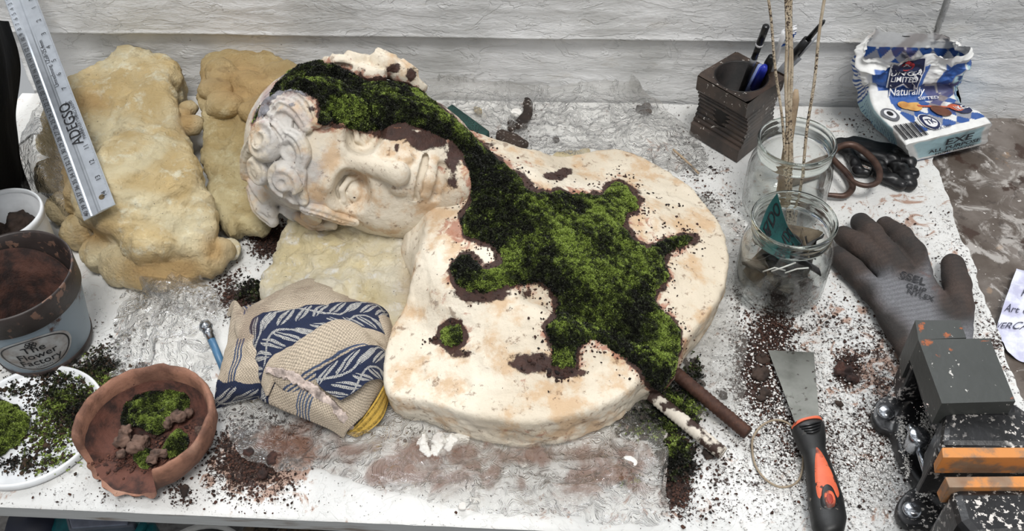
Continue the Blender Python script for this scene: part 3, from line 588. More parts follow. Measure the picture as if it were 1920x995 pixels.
# moss: a clumpy pad following the plaster and its leafy tufts
m = Mt('moss_pad'); M_mossb = m.end(m.bsdf(m.mix(m.noise(200, 3), lin((16, 18, 8)), lin((44, 52, 18))), .95, 0, m.bump(m.noise(500, 3), 1, .002)))
m = Mt('moss_leaf'); M_moss = m.end(m.bsdf(m.at('col', 'Color'), .6, 0))
def inmoss(V, N):
    pp = proj(V); a = inpoly(pp, MOSS) | inpoly(pp, MOSS2); d = np.where(a, np.minimum(dpoly(pp, MOSS), dpoly(pp, MOSS2)), 0)
    d = d+fbm(V, 70, 3, 12)*6*a; vd = CAM-V; vd /= np.linalg.norm(vd, axis=1)[:, None]; return np.where((N*vd).sum(1) > -.25, d, 0)
padV, padF, nb = [], [], 0
for V, Fc in parts:
    N = vnormals(V, Fc)
    d = inmoss(V, N); keep = (d[Fc] > 1.5).all(1); F2 = Fc[keep]; used = np.unique(F2); mp = np.full(len(V), -1); mp[used] = np.arange(len(used))
    v = V[used]; lump = (1-worley(v, 75, 3))*.0040+(1-worley(v, 165, 8))*.0030; th = sstep(1, 16, d[used]); v = v+N[used]*(-.0004+th*(.0035+lump+.002*fbm(v, 25, 2, 1)))[:, None]
    padV.append(v); padF.append(mp[F2]+nb); nb += len(v)
padV = np.concatenate(padV); padF = np.concatenate(padF)
moss = obj('moss', padV, padF, M_mossb, bust, True, label='dense green moss grown over brow, neck and chest')
N = vnormals(padV, padF); S_, fi = tri_sample(padV, padF, 95000); nn = N[padF[fi, 0]]
pp = proj(S_); br = .30+field(pp, [(1120,480,110,90,.42),(1080,430,60,40,.3),(600,210,60,40,.3),(660,225,50,20,.3),(540,170,40,30,.12),(950,440,30,30,.2),(1250,680,30,50,.15),(850,235,40,30,.12)])-field(pp, [(1180,600,70,60,.2),(700,180,70,30,.15),(930,360,40,60,.18),(1060,640,30,50,.05)])
V, Fq, cc = tufts(S_, nn, rng.uniform(.0016, .0034, len(S_)), moss_cols(S_, br))
obj('moss_leaves', V, Fq, M_moss, moss, False, {'col': cc}, kind='stuff')
# iron rods sticking out of the neck end
m = Mt('rusty_iron'); M_rust = m.end(m.bsdf(m.mix(m.ss(m.noise(90, 6), .4, .6), lin((58, 34, 24)), m.mix(m.noise(200, 4), lin((96, 60, 42)), lin((40, 30, 28)))), .75, .2, m.bump(m.noise(220, 5), .7, .001)))
m = Mt('plastered_iron'); M_rustw = m.end(m.bsdf(m.mix(m.ss(m.noise(50, 6), .46, .54), lin((52, 34, 26)), lin((205, 196, 182))), .75, 0, m.bump(m.noise(160, 5), .8, .001)))
for (a, za), (b, zb), mt, lab in ((((1262, 695), .022), ((1402, 812), .012), M_rust, 'bare rust-brown iron rod'), (((1222, 740), .02), ((1355, 850), .010), M_rustw, 'iron rod crusted with white plaster')):
    p0, p1 = P(*a, za), P(*b, zb); pt = [p0+(p1-p0)*t for t in np.linspace(0, 1, 60)]; r = [.0072+.0007*(1 if k % 3 == 0 else 0) for k in range(60)]
    MB().add(*tube(pt, r, 14)).build('iron_rod', mt, bust, label=lab)

# soil flecks lying on the chest
ch = parts[2][0]; pc = proj(ch); nz = vnormals(*parts[2])[:, 2]; pos = []; sz = []
def onchest(x, y):
    d = ((pc-[x, y])**2).sum(1)+(nz < .2)*1e6; return ch[int(np.argmin(d))]
for x, y, r in [(1061,322,.004),(1046,332,.005),(1032,336,.003),(1160,317,.0045),(1142,328,.003),(1172,330,.004),(1189,331,.003),(1193,350,.004),(1200,352,.003),(1235,372,.004),(1250,385,.005),(1262,388,.004),(1276,384,.005),(1246,420,.004),(1282,430,.006),(1286,428,.004),(1294,434,.003),(972,548,.005),(960,575,.002),(808,636,.006),(798,640,.004),(818,635,.005),(1000,680,.006),(1016,668,.005),(1030,700,.008),(1042,706,.007),(1052,712,.005),(1060,700,.006),(1024,690,.006),(980,690,.004),(1148,352,.005),(1280,452,.006),(1262,456,.005),(1224,486,.004),(1000,560,.003),(870,660,.005),(846,604,.005),(1212,392,.004),(1228,398,.003),(990,320,.004),(948,330,.004)]:
    for j in range(4): pos.append(onchest(x+rng.normal()*3, y+rng.normal()*3)); sz.append(r*.5*rng.uniform(.5, 1))
mp_ = np.array(MOSS, float)
for j in range(1500):
    k = rng.integers(14, len(mp_)); x, y = mp_[k]+(mp_[(k+1) % len(mp_)]-mp_[k])*rng.random()+rng.normal(size=2)*14
    if x > 840: pos.append(onchest(x, y)); sz.append(rng.uniform(.0006, .0019))
pos = np.array(pos); pos[:, 2] += np.array(sz)*.3; t = rng.random((len(pos), 1)); V, Fc, cc = chunks(pos, np.array(sz), np.array(lin((20, 13, 10)))*(1-t)+np.array(lin((70, 42, 32)))*t); tag(obj('soil_flecks', V, Fc, colmat('fleck_soil', .95, .6, 600), None, False, {'col': cc}), 'dark soil flecks scattered on the plaster chest around the moss', 'soil', kind='stuff')
# ================================================================ FOAM, TOWEL, PLASTIC
def lumps(vol, cen, n, rad, rng_r, k=.006):
    for i in range(n):
        c = cen[rng.integers(len(cen))]+rng.normal(size=3)*rad; r = rng.uniform(*rng_r); vol.ell(c, (r*rng.uniform(.8, 1.4), r*rng.uniform(.8, 1.4), r*.8), k)
def foam_mat(name, c1, c2, c3):
    m = Mt(name); a = m.ss(m.noise(11, 6, .6, dist=.6), .38, .64); c = m.mix(a, lin(c1), lin(c2)); c = m.mix(m.ss(m.noise(38, 7, .7), .52, .7), c, lin(c3))
    c = m.mix(m.ma('MULTIPLY', m.at('skin'), 1.0), c, m.mix(m.noise(30, 4), lin((206, 178, 126)), lin((176, 138, 90))))
    c = m.mix(m.ss(m.noise(300, 2), .72, .76), c, lin((60, 42, 30))); c = m.mix(m.ma('MULTIPLY', m.ss(m.noise(24, 8, .75, dist=1), .56, .70), .42), c, lin((122, 94, 56)))
    return m.end(m.bsdf(c, .55, 0, m.bump(m.ma('ADD', m.ma('ADD', m.ma('MULTIPLY', m.noise(26, 12, .78, dist=1.2), 2.0), m.ma('MULTIPLY', m.noise(120, 6, .7), .6)), m.ma('MULTIPLY', m.vor(260), .35)), 1.0, .0036)))
M_foam1 = foam_mat('cut_foam', (230, 216, 178), (212, 186, 134), (238, 232, 206)); M_foam2 = foam_mat('pale_foam', (242, 234, 212), (232, 216, 172), (252, 249, 242)); M_foam3 = foam_mat('amber_foam', (208, 194, 152), (182, 160, 112), (218, 208, 170))
def mk_foam(name, mat, out, top, zb, h, amp, lab, cat, seed, rnd=.012, extra=None, skinpx=(), rid=.0, grp=None, par=None, wl=0):
    pl = smooth_path(plan(out, .04), 3, True); z1 = max(t[2] for t in top)+.05; h = min(h, .0026); v = Vol(np.append(pl.min(0)-.045, zb-.004), np.append(pl.max(0)+.045, z1), h)
    v.slabp(pl, zb, gkr(top, .028), rnd, .005, under=.012)
    if extra: extra(v)
    V, Fc = v.mesh(); N = vnormals(V, Fc); d = fbm(V, 22, 4, seed)*amp*.8+ridge(V, 35, 5, seed+3)*amp*.7+rid*(ridge(V*[1, 1, .5], 55, 4, seed+7))
    if wl: d = d+wl*(.8-worley(V, 42, seed))+wl*.45*(.8-worley(V, 100, seed+1))
    sk = np.clip(field(proj(V), skinpx) if len(skinpx) else np.zeros(len(V)), 0, 1)
    V = V+N*(d*(1-.6*sk))[:, None]; V[:, 2] = np.maximum(V[:, 2], .002); return obj(name, V, Fc, mat, par, True, {'skin': sk}, label=None if not par else lab)
# big slab at the left with its amber underside lumps
def ex(v):
    for x, y, z, r in [(200,470,.02,.028),(240,490,.02,.03),(275,505,.02,.028),(300,508,.018,.024),(340,500,.02,.024),(385,490,.022,.022),(408,470,.025,.018),(160,430,.02,.026),(130,390,.02,.026),(112,330,.025,.026),(106,270,.03,.022),(165,200,.07,.018),(185,188,.07,.016),(342,218,.06,.011),(356,232,.06,.014),(352,205,.06,.011)]:
        v.ell(P(x, y, z), (r, r*.85, r*.8), .006)
f1 = thing('foam_block', 'large pale yellow expanding foam slab under the steel ruler at the left', 'foam', P(250, 400, 0))
mk_foam('foam', M_foam1, [(98,250),(130,215),(150,190),(205,165),(240,142),(268,138),(342,155),(344,180),(330,200),(348,255),(360,300),(372,335),(395,390),(402,430),(398,468),(370,482),(310,490),(262,498),(235,470),(190,455),(160,420),(125,385),(108,320),(96,280)],
 [(265,150,.085),(220,180,.09),(310,190,.085),(180,230,.08),(260,260,.10),(330,270,.07),(150,290,.06),(230,330,.105),(310,340,.085),(200,400,.085),(280,420,.09),(350,420,.065),(260,470,.05),(370,470,.04),(120,330,.04)], .004, .003, .0042, None, 'foam', 41, .014, ex, [(310,505,90,24,1.3),(120,330,26,90,.7),(400,470,24,30,1.2),(180,440,40,24,1.1),(350,225,20,26,1.2),(170,195,30,16,1.2)], .0022, par=f1, wl=.0018)
def ex2(v):
    for i in range(36):
        x, y = rng.uniform(400, 540), rng.uniform(130, 225); r = rng.uniform(.010, .018); v.ell(P(x, y, .062+.02*rng.random()), (r*1.3, r, r*.8), .004)
f2 = thing('foam_block', 'tan lumpy expanding foam piece between the wall and the bust curls', 'foam', P(440, 330, 0))
mk_foam('foam', M_foam3, [(388,175),(395,145),(420,135),(455,125),(500,122),(530,140),(545,165),(540,230),(520,300),(500,350),(500,405),(480,418),(445,412),(430,418),(410,400),(388,370),(392,330),(384,300),(392,260),(384,225)],
 [(450,150,.075),(520,160,.075),(420,200,.07),(490,220,.07),(430,270,.05),(480,300,.045),(430,350,.035),(470,390,.03)], .004, .003, .0035, None, 'foam', 51, .01, ex2, [(460,160,90,50,1.2),(480,180,60,50,.9)], .0018, par=f2, wl=.003)
f3 = thing('foam_block', 'creamy crumbly foam piece propped under the jaw of the bust', 'foam', P(640, 490, 0))
mk_foam('foam', M_foam2, [(545,420),(600,410),(700,415),(770,430),(796,460),(792,520),(775,565),(755,600),(735,640),(700,640),(600,600),(540,570),(500,545),(488,520),(510,480),(530,450)],
 [(600,440,.05),(700,440,.05),(640,490,.052),(740,490,.045),(560,520,.035),(680,540,.045),(760,560,.035),(520,530,.022),(740,610,.02)], .004, .0026, .0026, None, 'foam', 61, .01, None, [(770,540,22,50,.55)], .0022, par=f3, wl=.012)
f4 = mk_foam('foam_scrap', M_foam2, [(405,428),(425,422),(442,430),(444,448),(430,458),(410,456),(402,442)], [(424,440,.02)], .003, .002, .002, None, 'foam', 71, .006)
tag(f4, 'small knob of pale foam beside the big foam slab end', 'foam')
# towel: five folded layers
def motif(u, v, s=1.0):                            # navy ground with pale slanted leaves, drawn in cloth coordinates
    a = u*s; row = np.floor(v*s/.034); b = v*s-row*.034-.017; sl = np.where(row % 2 == 0, 1, -1); aa = (a+sl*b*.9)/.021+row*.37; c = aa-np.floor(aa)-.5
    leaf = (c/.33)**2+(b/.0125)**2 < 1; vein = (np.abs(c) < .07) & leaf; wave = np.abs(b-.0155*np.sin(a*60+row)) < .0020
    return (leaf & ~vein) | wave
def towel_col(u, v, bands, V):
    cream = np.array(lin((206, 190, 168))); navy = np.array(lin((30, 42, 74))); pale = np.array(lin((206, 204, 198))); col = np.tile(cream, u.shape+(1,)); wob = fbm(V, 60, 2, 3)*.002
    for kind, a, b in bands:
        x = v+wob; inn = (x > a) & (x < b)
        if kind == 'm':
            mt = motif(u, x-a, .72); col = np.where(inn[..., None], np.where((mt & ~((np.sin(u*2*math.pi/.0042)*np.sin(v*2*math.pi/.0042)) < -.35))[..., None], pale, navy), col)
            ed = inn & ((x-a < .003) | (b-x < .003)); col = np.where(ed[..., None], navy, col)
        elif kind == 'S':
            y_ = u+wob; st = (y_ > a) & (y_ < b) & (np.floor((y_-a)/.0022) % 2 == 0); col = np.where(st[..., None], np.array(lin((74, 88, 118))), col)
        elif kind == 's':
            st = (np.floor((x-a)/.0016) % 2 == 0) & inn; col = np.where(st[..., None], np.array(lin((92, 106, 132))), col)
        elif kind == 'y': col = np.where(inn[..., None], np.array(lin((196, 160, 66))), col)
        elif kind == 'w': col = np.where(inn[..., None], np.array(lin((222, 204, 192))), col)
    dn = sstep(.35, .95, fbm(V, 18, 5, 77)); col = col*(1-.35*dn[..., None])+np.array(lin((120, 84, 66)))*.3*dn[..., None]
    weave = .78+.22*np.sign(np.sin(u*2*math.pi/.0032)*np.sin(v*2*math.pi/.0032)); return np.clip(col*weave[..., None], 0, 1)
M_towel = colmat('terry_cloth', .95, .7, 900, var=.35)
towel = thing('towel', 'crumpled cream towel with navy leaf pattern in front of the crumbly foam', 'towel', P(570, 700, 0))
def layer(name, ctrl, bands, nu=230, nv=230, wr=.0016, seed=0, lab=None, fr=26):
    S = Sheet(ctrl, nu, nv); lu = np.linalg.norm(np.diff(S.G, axis=0), axis=-1).sum(0).mean(); lv = np.linalg.norm(np.diff(S.G, axis=1), axis=-1).sum(1).mean()
    h = wr*(ridge(S.G*[1, 1, .3], fr, 3, seed)*.8+fbm(S.G, 60, 3, seed+2)*.5); S.push(h, (0, 0, 1)); e = np.minimum(np.minimum(S.u, 1-S.u), np.minimum(S.v, 1-S.v)); S.G[..., 2] -= .004*np.exp(-e/.02)
    S.G[..., 2] = np.maximum(S.G[..., 2], .004); o = S.build(name, M_towel, towel, {'col': towel_col(S.u*lu, S.v*lv, bands, S.G)}, label=lab); solid(o, .0035, 0); return S
layer('fold', [[(425,590,.004),(440,565,.03),(430,625,.035),(418,680,.03),(405,735,.02),(402,765,.004)],[(470,575,.03),(472,600,.050),(462,640,.052),(450,690,.045),(440,735,.03),(440,752,.006)],[(540,560,.04),(530,590,.055),(510,640,.055),(500,690,.05),(480,735,.03),(478,742,.01)],[(560,570,.03),(550,610,.04),(540,650,.04),(530,700,.035),(510,740,.02),(500,745,.008)]][::1],
 [('S', .020, .032), ('m', .118, .24)], seed=3, wr=.0030)
layer('fold', [[(452,585,.03),(500,560,.05),(560,530,.045),(600,528,.045),(660,560,.04),(700,565,.03),(738,585,.004)],[(440,610,.048),(500,590,.064),(560,560,.062),(610,552,.062),(660,572,.055),(715,588,.045),(742,610,.01)],[(460,660,.05),(520,640,.066),(580,610,.072),(640,590,.070),(690,600,.062),(728,620,.05),(740,650,.012)],[(490,720,.04),(540,700,.055),(600,670,.06),(650,650,.06),(700,650,.055),(725,670,.04),(735,700,.012)]],
 [('s', .5, .6)], seed=5, wr=.002)
S2 = Sheet([[(468,640,.050),(478,596,.064),(540,582,.070),(600,572,.072),(660,566,.066),(712,576,.050),(738,606,.016)],[(482,690,.050),(500,640,.068),(560,622,.075),(620,604,.077),(670,600,.070),(716,612,.054),(736,650,.018)],[(500,738,.046),(530,690,.062),(585,664,.070),(640,636,.073),(690,634,.066),(722,650,.050),(734,690,.02)]], 260, 360)
lu, lv = .13, .33; S2.push(.0022*ridge(S2.G*[1, 1, .3], 30, 3, 9), (0, 0, 1)); e = np.minimum(np.minimum(S2.u, 1-S2.u), np.minimum(S2.v, 1-S2.v)); S2.G[..., 2] -= .004*np.exp(-e/.03)
o = S2.build('fold', M_towel, towel, {'col': towel_col(S2.v*lv, S2.u*lu, [('m', .004, .095)], S2.G)}, label='navy leaf patterned fold'); solid(o, .0035)
layer('fold', [[(505,690,.060),(560,640,.078),(625,600,.083),(668,606,.078),(700,640,.060),(728,668,.035)],[(520,715,.058),(570,690,.074),(630,650,.080),(680,640,.074),(705,665,.058),(722,690,.04)],[(560,745,.050),(600,720,.060),(650,690,.066),(690,670,.066),(718,680,.050),(732,690,.02)],[(600,775,.036),(630,760,.044),(665,735,.052),(700,705,.052),(722,700,.040),(732,712,.01)],[(645,818,.006),(650,805,.02),(675,780,.032),(705,740,.030),(722,725,.022),(728,740,.005)]],
 [('S', .030, .042)], seed=13, wr=.0022)
S3 = Sheet([[(590,700,.072),(640,670,.079),(690,650,.073),(716,655,.056),(730,680,.03)],[(600,725,.066),(650,700,.073),(690,685,.070),(716,690,.052),(731,712,.02)],[(640,752,.056),(668,735,.062),(695,715,.060),(715,715,.044),(728,735,.012)]], 160, 200); S3.push(.0014*ridge(S3.G, 30, 3, 19), (0, 0, 1))
o = S3.build('fold', M_towel, towel, {'col': towel_col(S3.v*.15, S3.u*.09, [('m', .0, .09)], S3.G)}, label='navy leaf patterned corner'); solid(o, .003)
layer('fold', [[(484,742,.012),(500,750,.030),(560,775,.034),(610,795,.03),(642,815,.012)],[(492,720,.040),(510,722,.046),(560,748,.050),(610,775,.046),(650,800,.02)],[(500,695,.058),(530,694,.062),(575,718,.062),(620,748,.054),(655,780,.025)]], [('m', .0, .035), ('s', .06, .075)], seed=23, wr=.0012, nu=120)
S4 = Sheet([[(498,700,.060),(540,712,.066),(590,745,.056),(630,780,.040),(655,806,.012)],[(505,690,.064),(548,700,.070),(600,732,.060),(640,768,.046),(664,800,.014)]], 50, 300)
S4.push(.003*ridge(S4.G, 90, 3, 4), (0, 0, 1)); o = S4.build('hem', colmat('frayed_hem', .95, .9, 500), towel, {'col': np.clip(np.array(lin((214, 196, 186)))*(.8+.4*fbm(S4.G, 120, 3, 3)[..., None]), 0, 1)}, label='frayed pale hem'); solid(o, .004)
S5 = Sheet([[(652,812,.006),(672,795,.018),(700,760,.030),(722,722,.034)],[(668,818,.004),(692,806,.010),(716,782,.014),(728,745,.014)]], 80, 200); wv = np.abs(np.sin(S5.u*60)*np.sin(S5.v*150)); S5.push(.0012*wv, (0, 0, 1))
o = S5.build('backside', colmat('yellow_terry', .95, .6, 700), towel, {'col': np.clip(np.array(lin((204, 168, 78)))*(.45+.75*wv[..., None]), 0, 1)}, label='mustard yellow corner of the reverse'); solid(o, .003)
# clear plastic sheeting
m = Mt('clear_plastic'); br = m.ss(m.ma('ADD', m.noise(22, 7, .65, dist=1), m.ma('MULTIPLY', m.at('brown'), .40)), .62, .86)
tr = m.n('ShaderNodeBsdfTransparent'); tr.inputs[0].default_value = (.985, .985, .98, 1); df = m.bsdf(m.mix(br, lin((196, 190, 182)), lin((118, 78, 56))), .6)
nb_ = m.bump(m.ma('ADD', m.noise(38, 6, .65, dist=2.5), m.vor(60, vec=m.noise(14, 3), feature='DISTANCE_TO_EDGE')), .6, .005); gl = m.n('ShaderNodeBsdfGlossy'); gl.inputs['Roughness'].default_value = .10; m.put(gl.inputs['Normal'], nb_)
fr = m.n('ShaderNodeLayerWeight'); fr.inputs[0].default_value = .18; m.put(fr.inputs['Normal'], nb_)
mx = m.n('ShaderNodeMixShader'); m.put(mx.inputs[0], m.ma('MULTIPLY_ADD', br, .55, m.ma('MULTIPLY_ADD', m.noise(30, 6, .6), .16, .02))); m.put(mx.inputs[1], tr.outputs[0]); m.put(mx.inputs[2], df)
m2 = m.n('ShaderNodeMixShader'); m.put(m2.inputs[0], m.ma('MULTIPLY_ADD', fr.outputs[0], .9, .03, clamp=True)); m.put(m2.inputs[1], mx.outputs[0]); m.put(m2.inputs[2], gl.outputs[0]); M_plastic = m.end(m2.outputs[0])
def film(ctrl, name, lab, cat='plastic sheet', nu=260, nv=160, amp=.005, fr=20, brown=(), seed=0, dirv=(0, 0, 1), edge=.02, zmin=.0015, par=None):
    S = Sheet(ctrl, nu, nv); Q = S.G*[1, 1, .4]; Q = Q+.012*np.stack([fbm(Q, 16, 2, seed+5), fbm(Q, 16, 2, seed+6), 0*Q[..., 0]], -1)
    h = amp*.45*np.maximum(ridge(Q, fr, 3, seed, .5), -.1)**2+amp*.6*np.abs(fbm(Q, fr*.6, 3, seed+9))+amp*.15*np.maximum(ridge(Q, fr*3.2, 3, seed+3, .5), 0)**2; S.push(h, dirv)
    e = np.minimum(np.minimum(S.u, 1-S.u), np.minimum(S.v, 1-S.v)); w_ = .010*fbm(S.G, 25, 4, seed+2)*np.exp(-e/.03); S.G[..., 0] += w_; S.G[..., 1] += w_*.7
    S.G[..., 2] = np.maximum(S.G[..., 2], zmin); pp = proj(S.G); o = S.build(name, M_plastic, par, {'brown': np.clip(field(pp, brown) if len(brown) else pp[..., 0]*0, 0, 1)})
    if lab: tag(o, lab, cat)
    return S
film([[(415,760,.003),(440,800,.003),(460,850,.002),(520,880,.002)],[(500,745,.003),(520,800,.006),(560,840,.003),(620,880,.002)],[(640,740,.003),(660,800,.008),(700,850,.006),(720,915,.002)],[(760,700,.003),(790,800,.008),(800,870,.006),(830,940,.002)],[(900,700,.003),(920,820,.008),(930,880,.006),(960,965,.002)],[(1060,700,.003),(1080,820,.008),(1080,880,.005),(1100,978,.002)],[(1180,700,.003),(1200,800,.006),(1215,880,.004),(1240,985,.002)],[(1250,690,.003),(1245,780,.004),(1250,860,.003),(1252,940,.002)]],
 'plastic_sheet', 'large soil-smeared clear plastic sheet beneath the front of the bust', nu=520, nv=220, amp=.0075, fr=14, brown=[(780,870,220,60,.9),(1000,850,200,30,.9),(1120,900,120,60,.8),(560,820,100,60,.9),(700,930,60,30,.8)], seed=1)
film([[(230,560,.004),(225,620,.003),(215,660,.003),(205,720,.002)],[(300,520,.012),(290,600,.014),(280,650,.008),(270,700,.002)],[(370,510,.012),(350,590,.018),(340,640,.012),(330,700,.004)],[(420,560,.006),(410,610,.010),(400,660,.006),(400,720,.002)]],
 'plastic_bag', 'crinkled clear plastic bag lying between the foam slab and the clay dish', 'plastic bag', 200, 160, .009, 22, [(260,650,60,50,.3)], 2)
film([[(60,215,.09),(38,260,.07),(42,320,.05),(70,370,.03)],[(90,200,.09),(70,280,.08),(80,340,.06),(115,400,.03)],[(110,240,.06),(110,320,.05),(125,380,.04),(170,450,.02)],[(140,300,.04),(150,400,.035),(180,450,.03),(235,520,.015)],[(200,380,.03),(230,470,.02),(260,520,.03),(300,570,.010)],[(260,450,.02),(300,510,.015),(330,550,.03),(370,600,.008)],[(330,480,.01),(370,520,.012),(400,560,.02),(430,600,.006)]],
 'plastic_bag', 'clear plastic bag tucked around the left edge of the big foam slab', 'plastic bag', 360, 140, .008, 20, (), 7)
film([[(790,150,.03),(800,190,.006),(830,240,.003),(880,290,.003)],[(900,140,.04),(920,185,.008),(940,240,.004),(980,300,.003)],[(1020,128,.05),(1030,180,.012),(1050,240,.005),(1080,300,.003)],[(1120,118,.06),(1140,180,.014),(1170,230,.006),(1200,310,.003)],[(1180,130,.05),(1200,185,.012),(1250,240,.005),(1300,330,.002)],[(1200,170,.02),(1230,190,.006),(1290,240,.003),(1330,300,.002)]],
 'plastic_sheet', 'grey clear plastic sheet crumpled up against the wall behind the bust', nu=360, nv=200, amp=.009, fr=20, brown=(), seed=12)
film([[(1260,330,.003),(1340,370,.002),(1385,420,.002)],[(1280,460,.004),(1370,480,.003),(1400,520,.002)],[(1290,600,.004),(1350,590,.003),(1385,600,.002)],[(1240,680,.003),(1320,700,.004),(1396,730,.002)],[(1230,760,.002),(1300,780,.003),(1380,790,.002)]],
 'plastic_sheet', 'flat clear plastic sheet showing right of the bust shoulder', nu=220, nv=120, amp=.003, fr=16, brown=[(1280,800,30,20,.5)], seed=21)
# ================================================================ LEFT END: RULER, TUB, POT, TRAY, DISH
M_steel = plain('brushed_aluminium', (200, 206, 214), .32, .55, bst=.08, c2=(186, 192, 200)); M_ink = plain('black_ink', (26, 26, 30), .6, bst=0); M_chrome = plain('chrome', (200, 204, 210), .18, .95, bst=.05)
rul = thing('ruler', 'long aluminium ruler leaning from the wall onto the big foam slab', 'ruler', P(190, 400, .12))
rl = [P(158, 414, .095), P(217, 384, .105)]; e0 = (rl[0]+rl[1])/2; top = PW(35, -12, .30); ax = (top-e0); RL = np.linalg.norm(ax); ax /= RL; ac = rl[1]-rl[0]; ac -= ax*(ac@ax); RWd = np.linalg.norm(ac); ac /= RWd; an = np.cross(ac, ax); an *= np.sign(an@(CAM-e0))
def rp(s, t, h=0): return e0+ax*s+ac*t+an*h           # s along from the low end, t across, h above the face
hw = RWd/2; tx, ty = -hw+.047*0+.5*hw, .018
prof = [(-hw, .0), (-hw, .0012), (-hw*.52, .0024), (-hw*.42, .0016), (-hw*.1, .0016), (0, .0026), (hw*.08, .0026), (hw*.16, .0030), (hw, .0010), (hw, 0)]
RL2 = RL+.02; b_ = MB(); n = len(prof); b_.add([rp(0, t, h) for t, h in prof]+[rp(RL2, t, h) for t, h in prof], [(i, (i+1) % n, n+(i+1) % n, n+i) for i in range(n)]+[tuple(range(n)), tuple(range(2*n-1, n-1, -1))])
o = b_.build('blade', M_steel, rul, False)
hh = rp(.018, .45*hw, .0022); MB().add([hh+.0036*(math.cos(a)*ac+math.sin(a)*ax)+an*.0006 for a in np.linspace(0, 6.283, 24, endpoint=False)], [tuple(range(24))]).build('hanging_hole', plain('hole_shadow', (92, 78, 52), .8), rul)
mk = MB(); cmu = RL2/41.0
def tick(s, t0, t1, w_=.00035): mk.add([rp(s-w_/2, t0, .0033), rp(s+w_/2, t0, .0033), rp(s+w_/2, t1, .0033), rp(s-w_/2, t1, .0033)], [(0, 1, 2, 3)])
for k in range(0, 405):
    s = .006+k*cmu/10
    if s < RL2: tick(s, -hw*.99, -hw*(.82 if k % 10 == 0 else .87 if k % 5 == 0 else .92), .0002)
for k in range(0, 40): text_on(mk, str(40-k), .0078, lambda v, k=k: np.array([rp(.006+k*cmu-x*0+ (x), -hw*.70-(y), .0034) for x, y in v]))
for k in range(0, 16*15):
    s = .020+k*cmu*2.54/16
    if s < RL2: tick(s, hw*.99, hw*(.80 if k % 16 == 0 else .86 if k % 8 == 0 else .92), .0002)
for k in range(0, 15): text_on(mk, str(14-k) if k < 14 else 'INCH', .0088, lambda v, k=k: np.array([rp(.020+k*cmu*2.54+x, hw*.66-(y), .0034) for x, y in v]))
text_on(mk, 'ADEGSO', .0205, lambda v: np.array([rp(.142+x*.9, hw*.30-(y), .0034) for x, y in v]), bold=.004)
text_on(mk, "MAKE EVERYTHING EASY", .0062, lambda v: np.array([rp(.142+x*.9, hw*.66-(y)+.002, .0034) for x, y in v]))
text_on(mk, 'Umrechnung: 1Zoll=25,4mm', .0075, lambda v: np.array([rp(.252+x, hw*.30-(y), .0034) for x, y in v]))
mk.add(*[[rp(.172+i*.004, hw*(.30+.2*math.sin(i)), .0034) for i in range(3)], [(0, 1, 2)]]); mk.build('scale_markings', M_ink, rul, False)

M_white = plain('white_plastic', (232, 234, 236), .35, bst=.06, c2=(220, 222, 224)); M_bark = plain('dark_bark', (62, 48, 40), .9, bsc=120, bst=1, c2=(30, 22, 18))
def chunk(name, px, z, r, mat, lab=None, cat=None, grp=None, par=None, seed=0, fl=.6, h=.0012):
    c = P(*px, z) if len(px) == 2 else np.asarray(px); v = Vol(c-r*2.0, c+r*2.0, max(h, r/9)); rg = np.random.default_rng(seed)
    for i in range(4): v.ell(c+rg.normal(size=3)*r*.42*[1, 1, .4], (r*rg.uniform(.5, .9), r*rg.uniform(.5, .9), r*fl*rg.uniform(.6, .9)), r*.25)
    V, Fc = v.mesh(); V = V+vnormals(V, Fc)*(fbm(V, 1.2/r*1.5, 4, seed)*r*.20+(.5-worley(V, 2.2/r, seed))*r*.28)[:, None]; V[:, 2] = np.maximum(V[:, 2], .0005)
    o = obj(name, V, Fc, mat, par); return tag(o, lab, cat, grp)
rt = 74*mpp(2, 405, .09); ct = P(2, 402, .09); tub = thing('tub', 'round white plastic tub with bark inside at the left edge', 'tub', (ct[0], ct[1], 0)); ct[2] = 0
MB().add(*lathe([(0, .004), (rt*.80, .004), (rt*.84, .008), (rt*.94, .088), (rt*.965, .088), (rt*.97, .082), (rt*.86, .004), (rt*.82, .0012), (0, .0012)], ct, 72)).build('wall', M_white, tub)
MB().add(*lathe([(rt*.93, .086), (rt*.94, .0905), (rt*.99, .091), (rt*1.01, .087), (rt*1.0, .080), (rt*.975, .080)], ct, 72)).build('rim', M_white, tub)
for i, (x, y, z, r) in enumerate([(20, 436, .04, .022), (38, 418, .055, .018), (-5, 446, .035, .022)]): chunk('bark_piece', (x, y), z, r, M_bark, ['dark bark piece in the white tub, nearest the rim front', 'dark bark piece in the white tub, upright at the right', 'dark bark piece in the white tub, at the left edge'][i], 'bark', 'bark pieces in the white tub', seed=i+3)
# soil filled pot with printed label
ptH = .118; rp_ = 119*mpp(15, 517, ptH); cp = P(14, 515, ptH); cp[2] = 0; pot = thing('plant_pot', 'grey printed plant pot smeared with brown clay at the left edge', 'plant pot', cp)
M_potb = specked('pot_black', (58, 50, 48), (120, 92, 78), .5, sc=90, thr=.55); m = Mt('pot_grey'); f = m.ss(m.noise(26, 7, .65), .56, .66); M_potg = m.end(m.bsdf(m.mix(f, lin((132, 146, 156)), lin((78, 50, 40))), .5, 0, m.bump(f, .4, .001)))
def potr(z): return rp_*(.735+.225*(z/.09))
MB().add(*lathe([(potr(z)*k if z > .003 else potr(z)*.97, z) for z, k in ((.001, 1), (.006, 1.0), (.03, 1), (.06, 1), (.09, 1))], cp, 96)).build('wall', M_potg, pot)
MB().add(*lathe([(potr(.0)*1.0, .0012), (potr(0)*1.035, .004), (potr(.01)*1.03, .012), (potr(.012)*1.0, .013)], cp, 96)).build('foot', M_potb, pot, label='dark foot band')
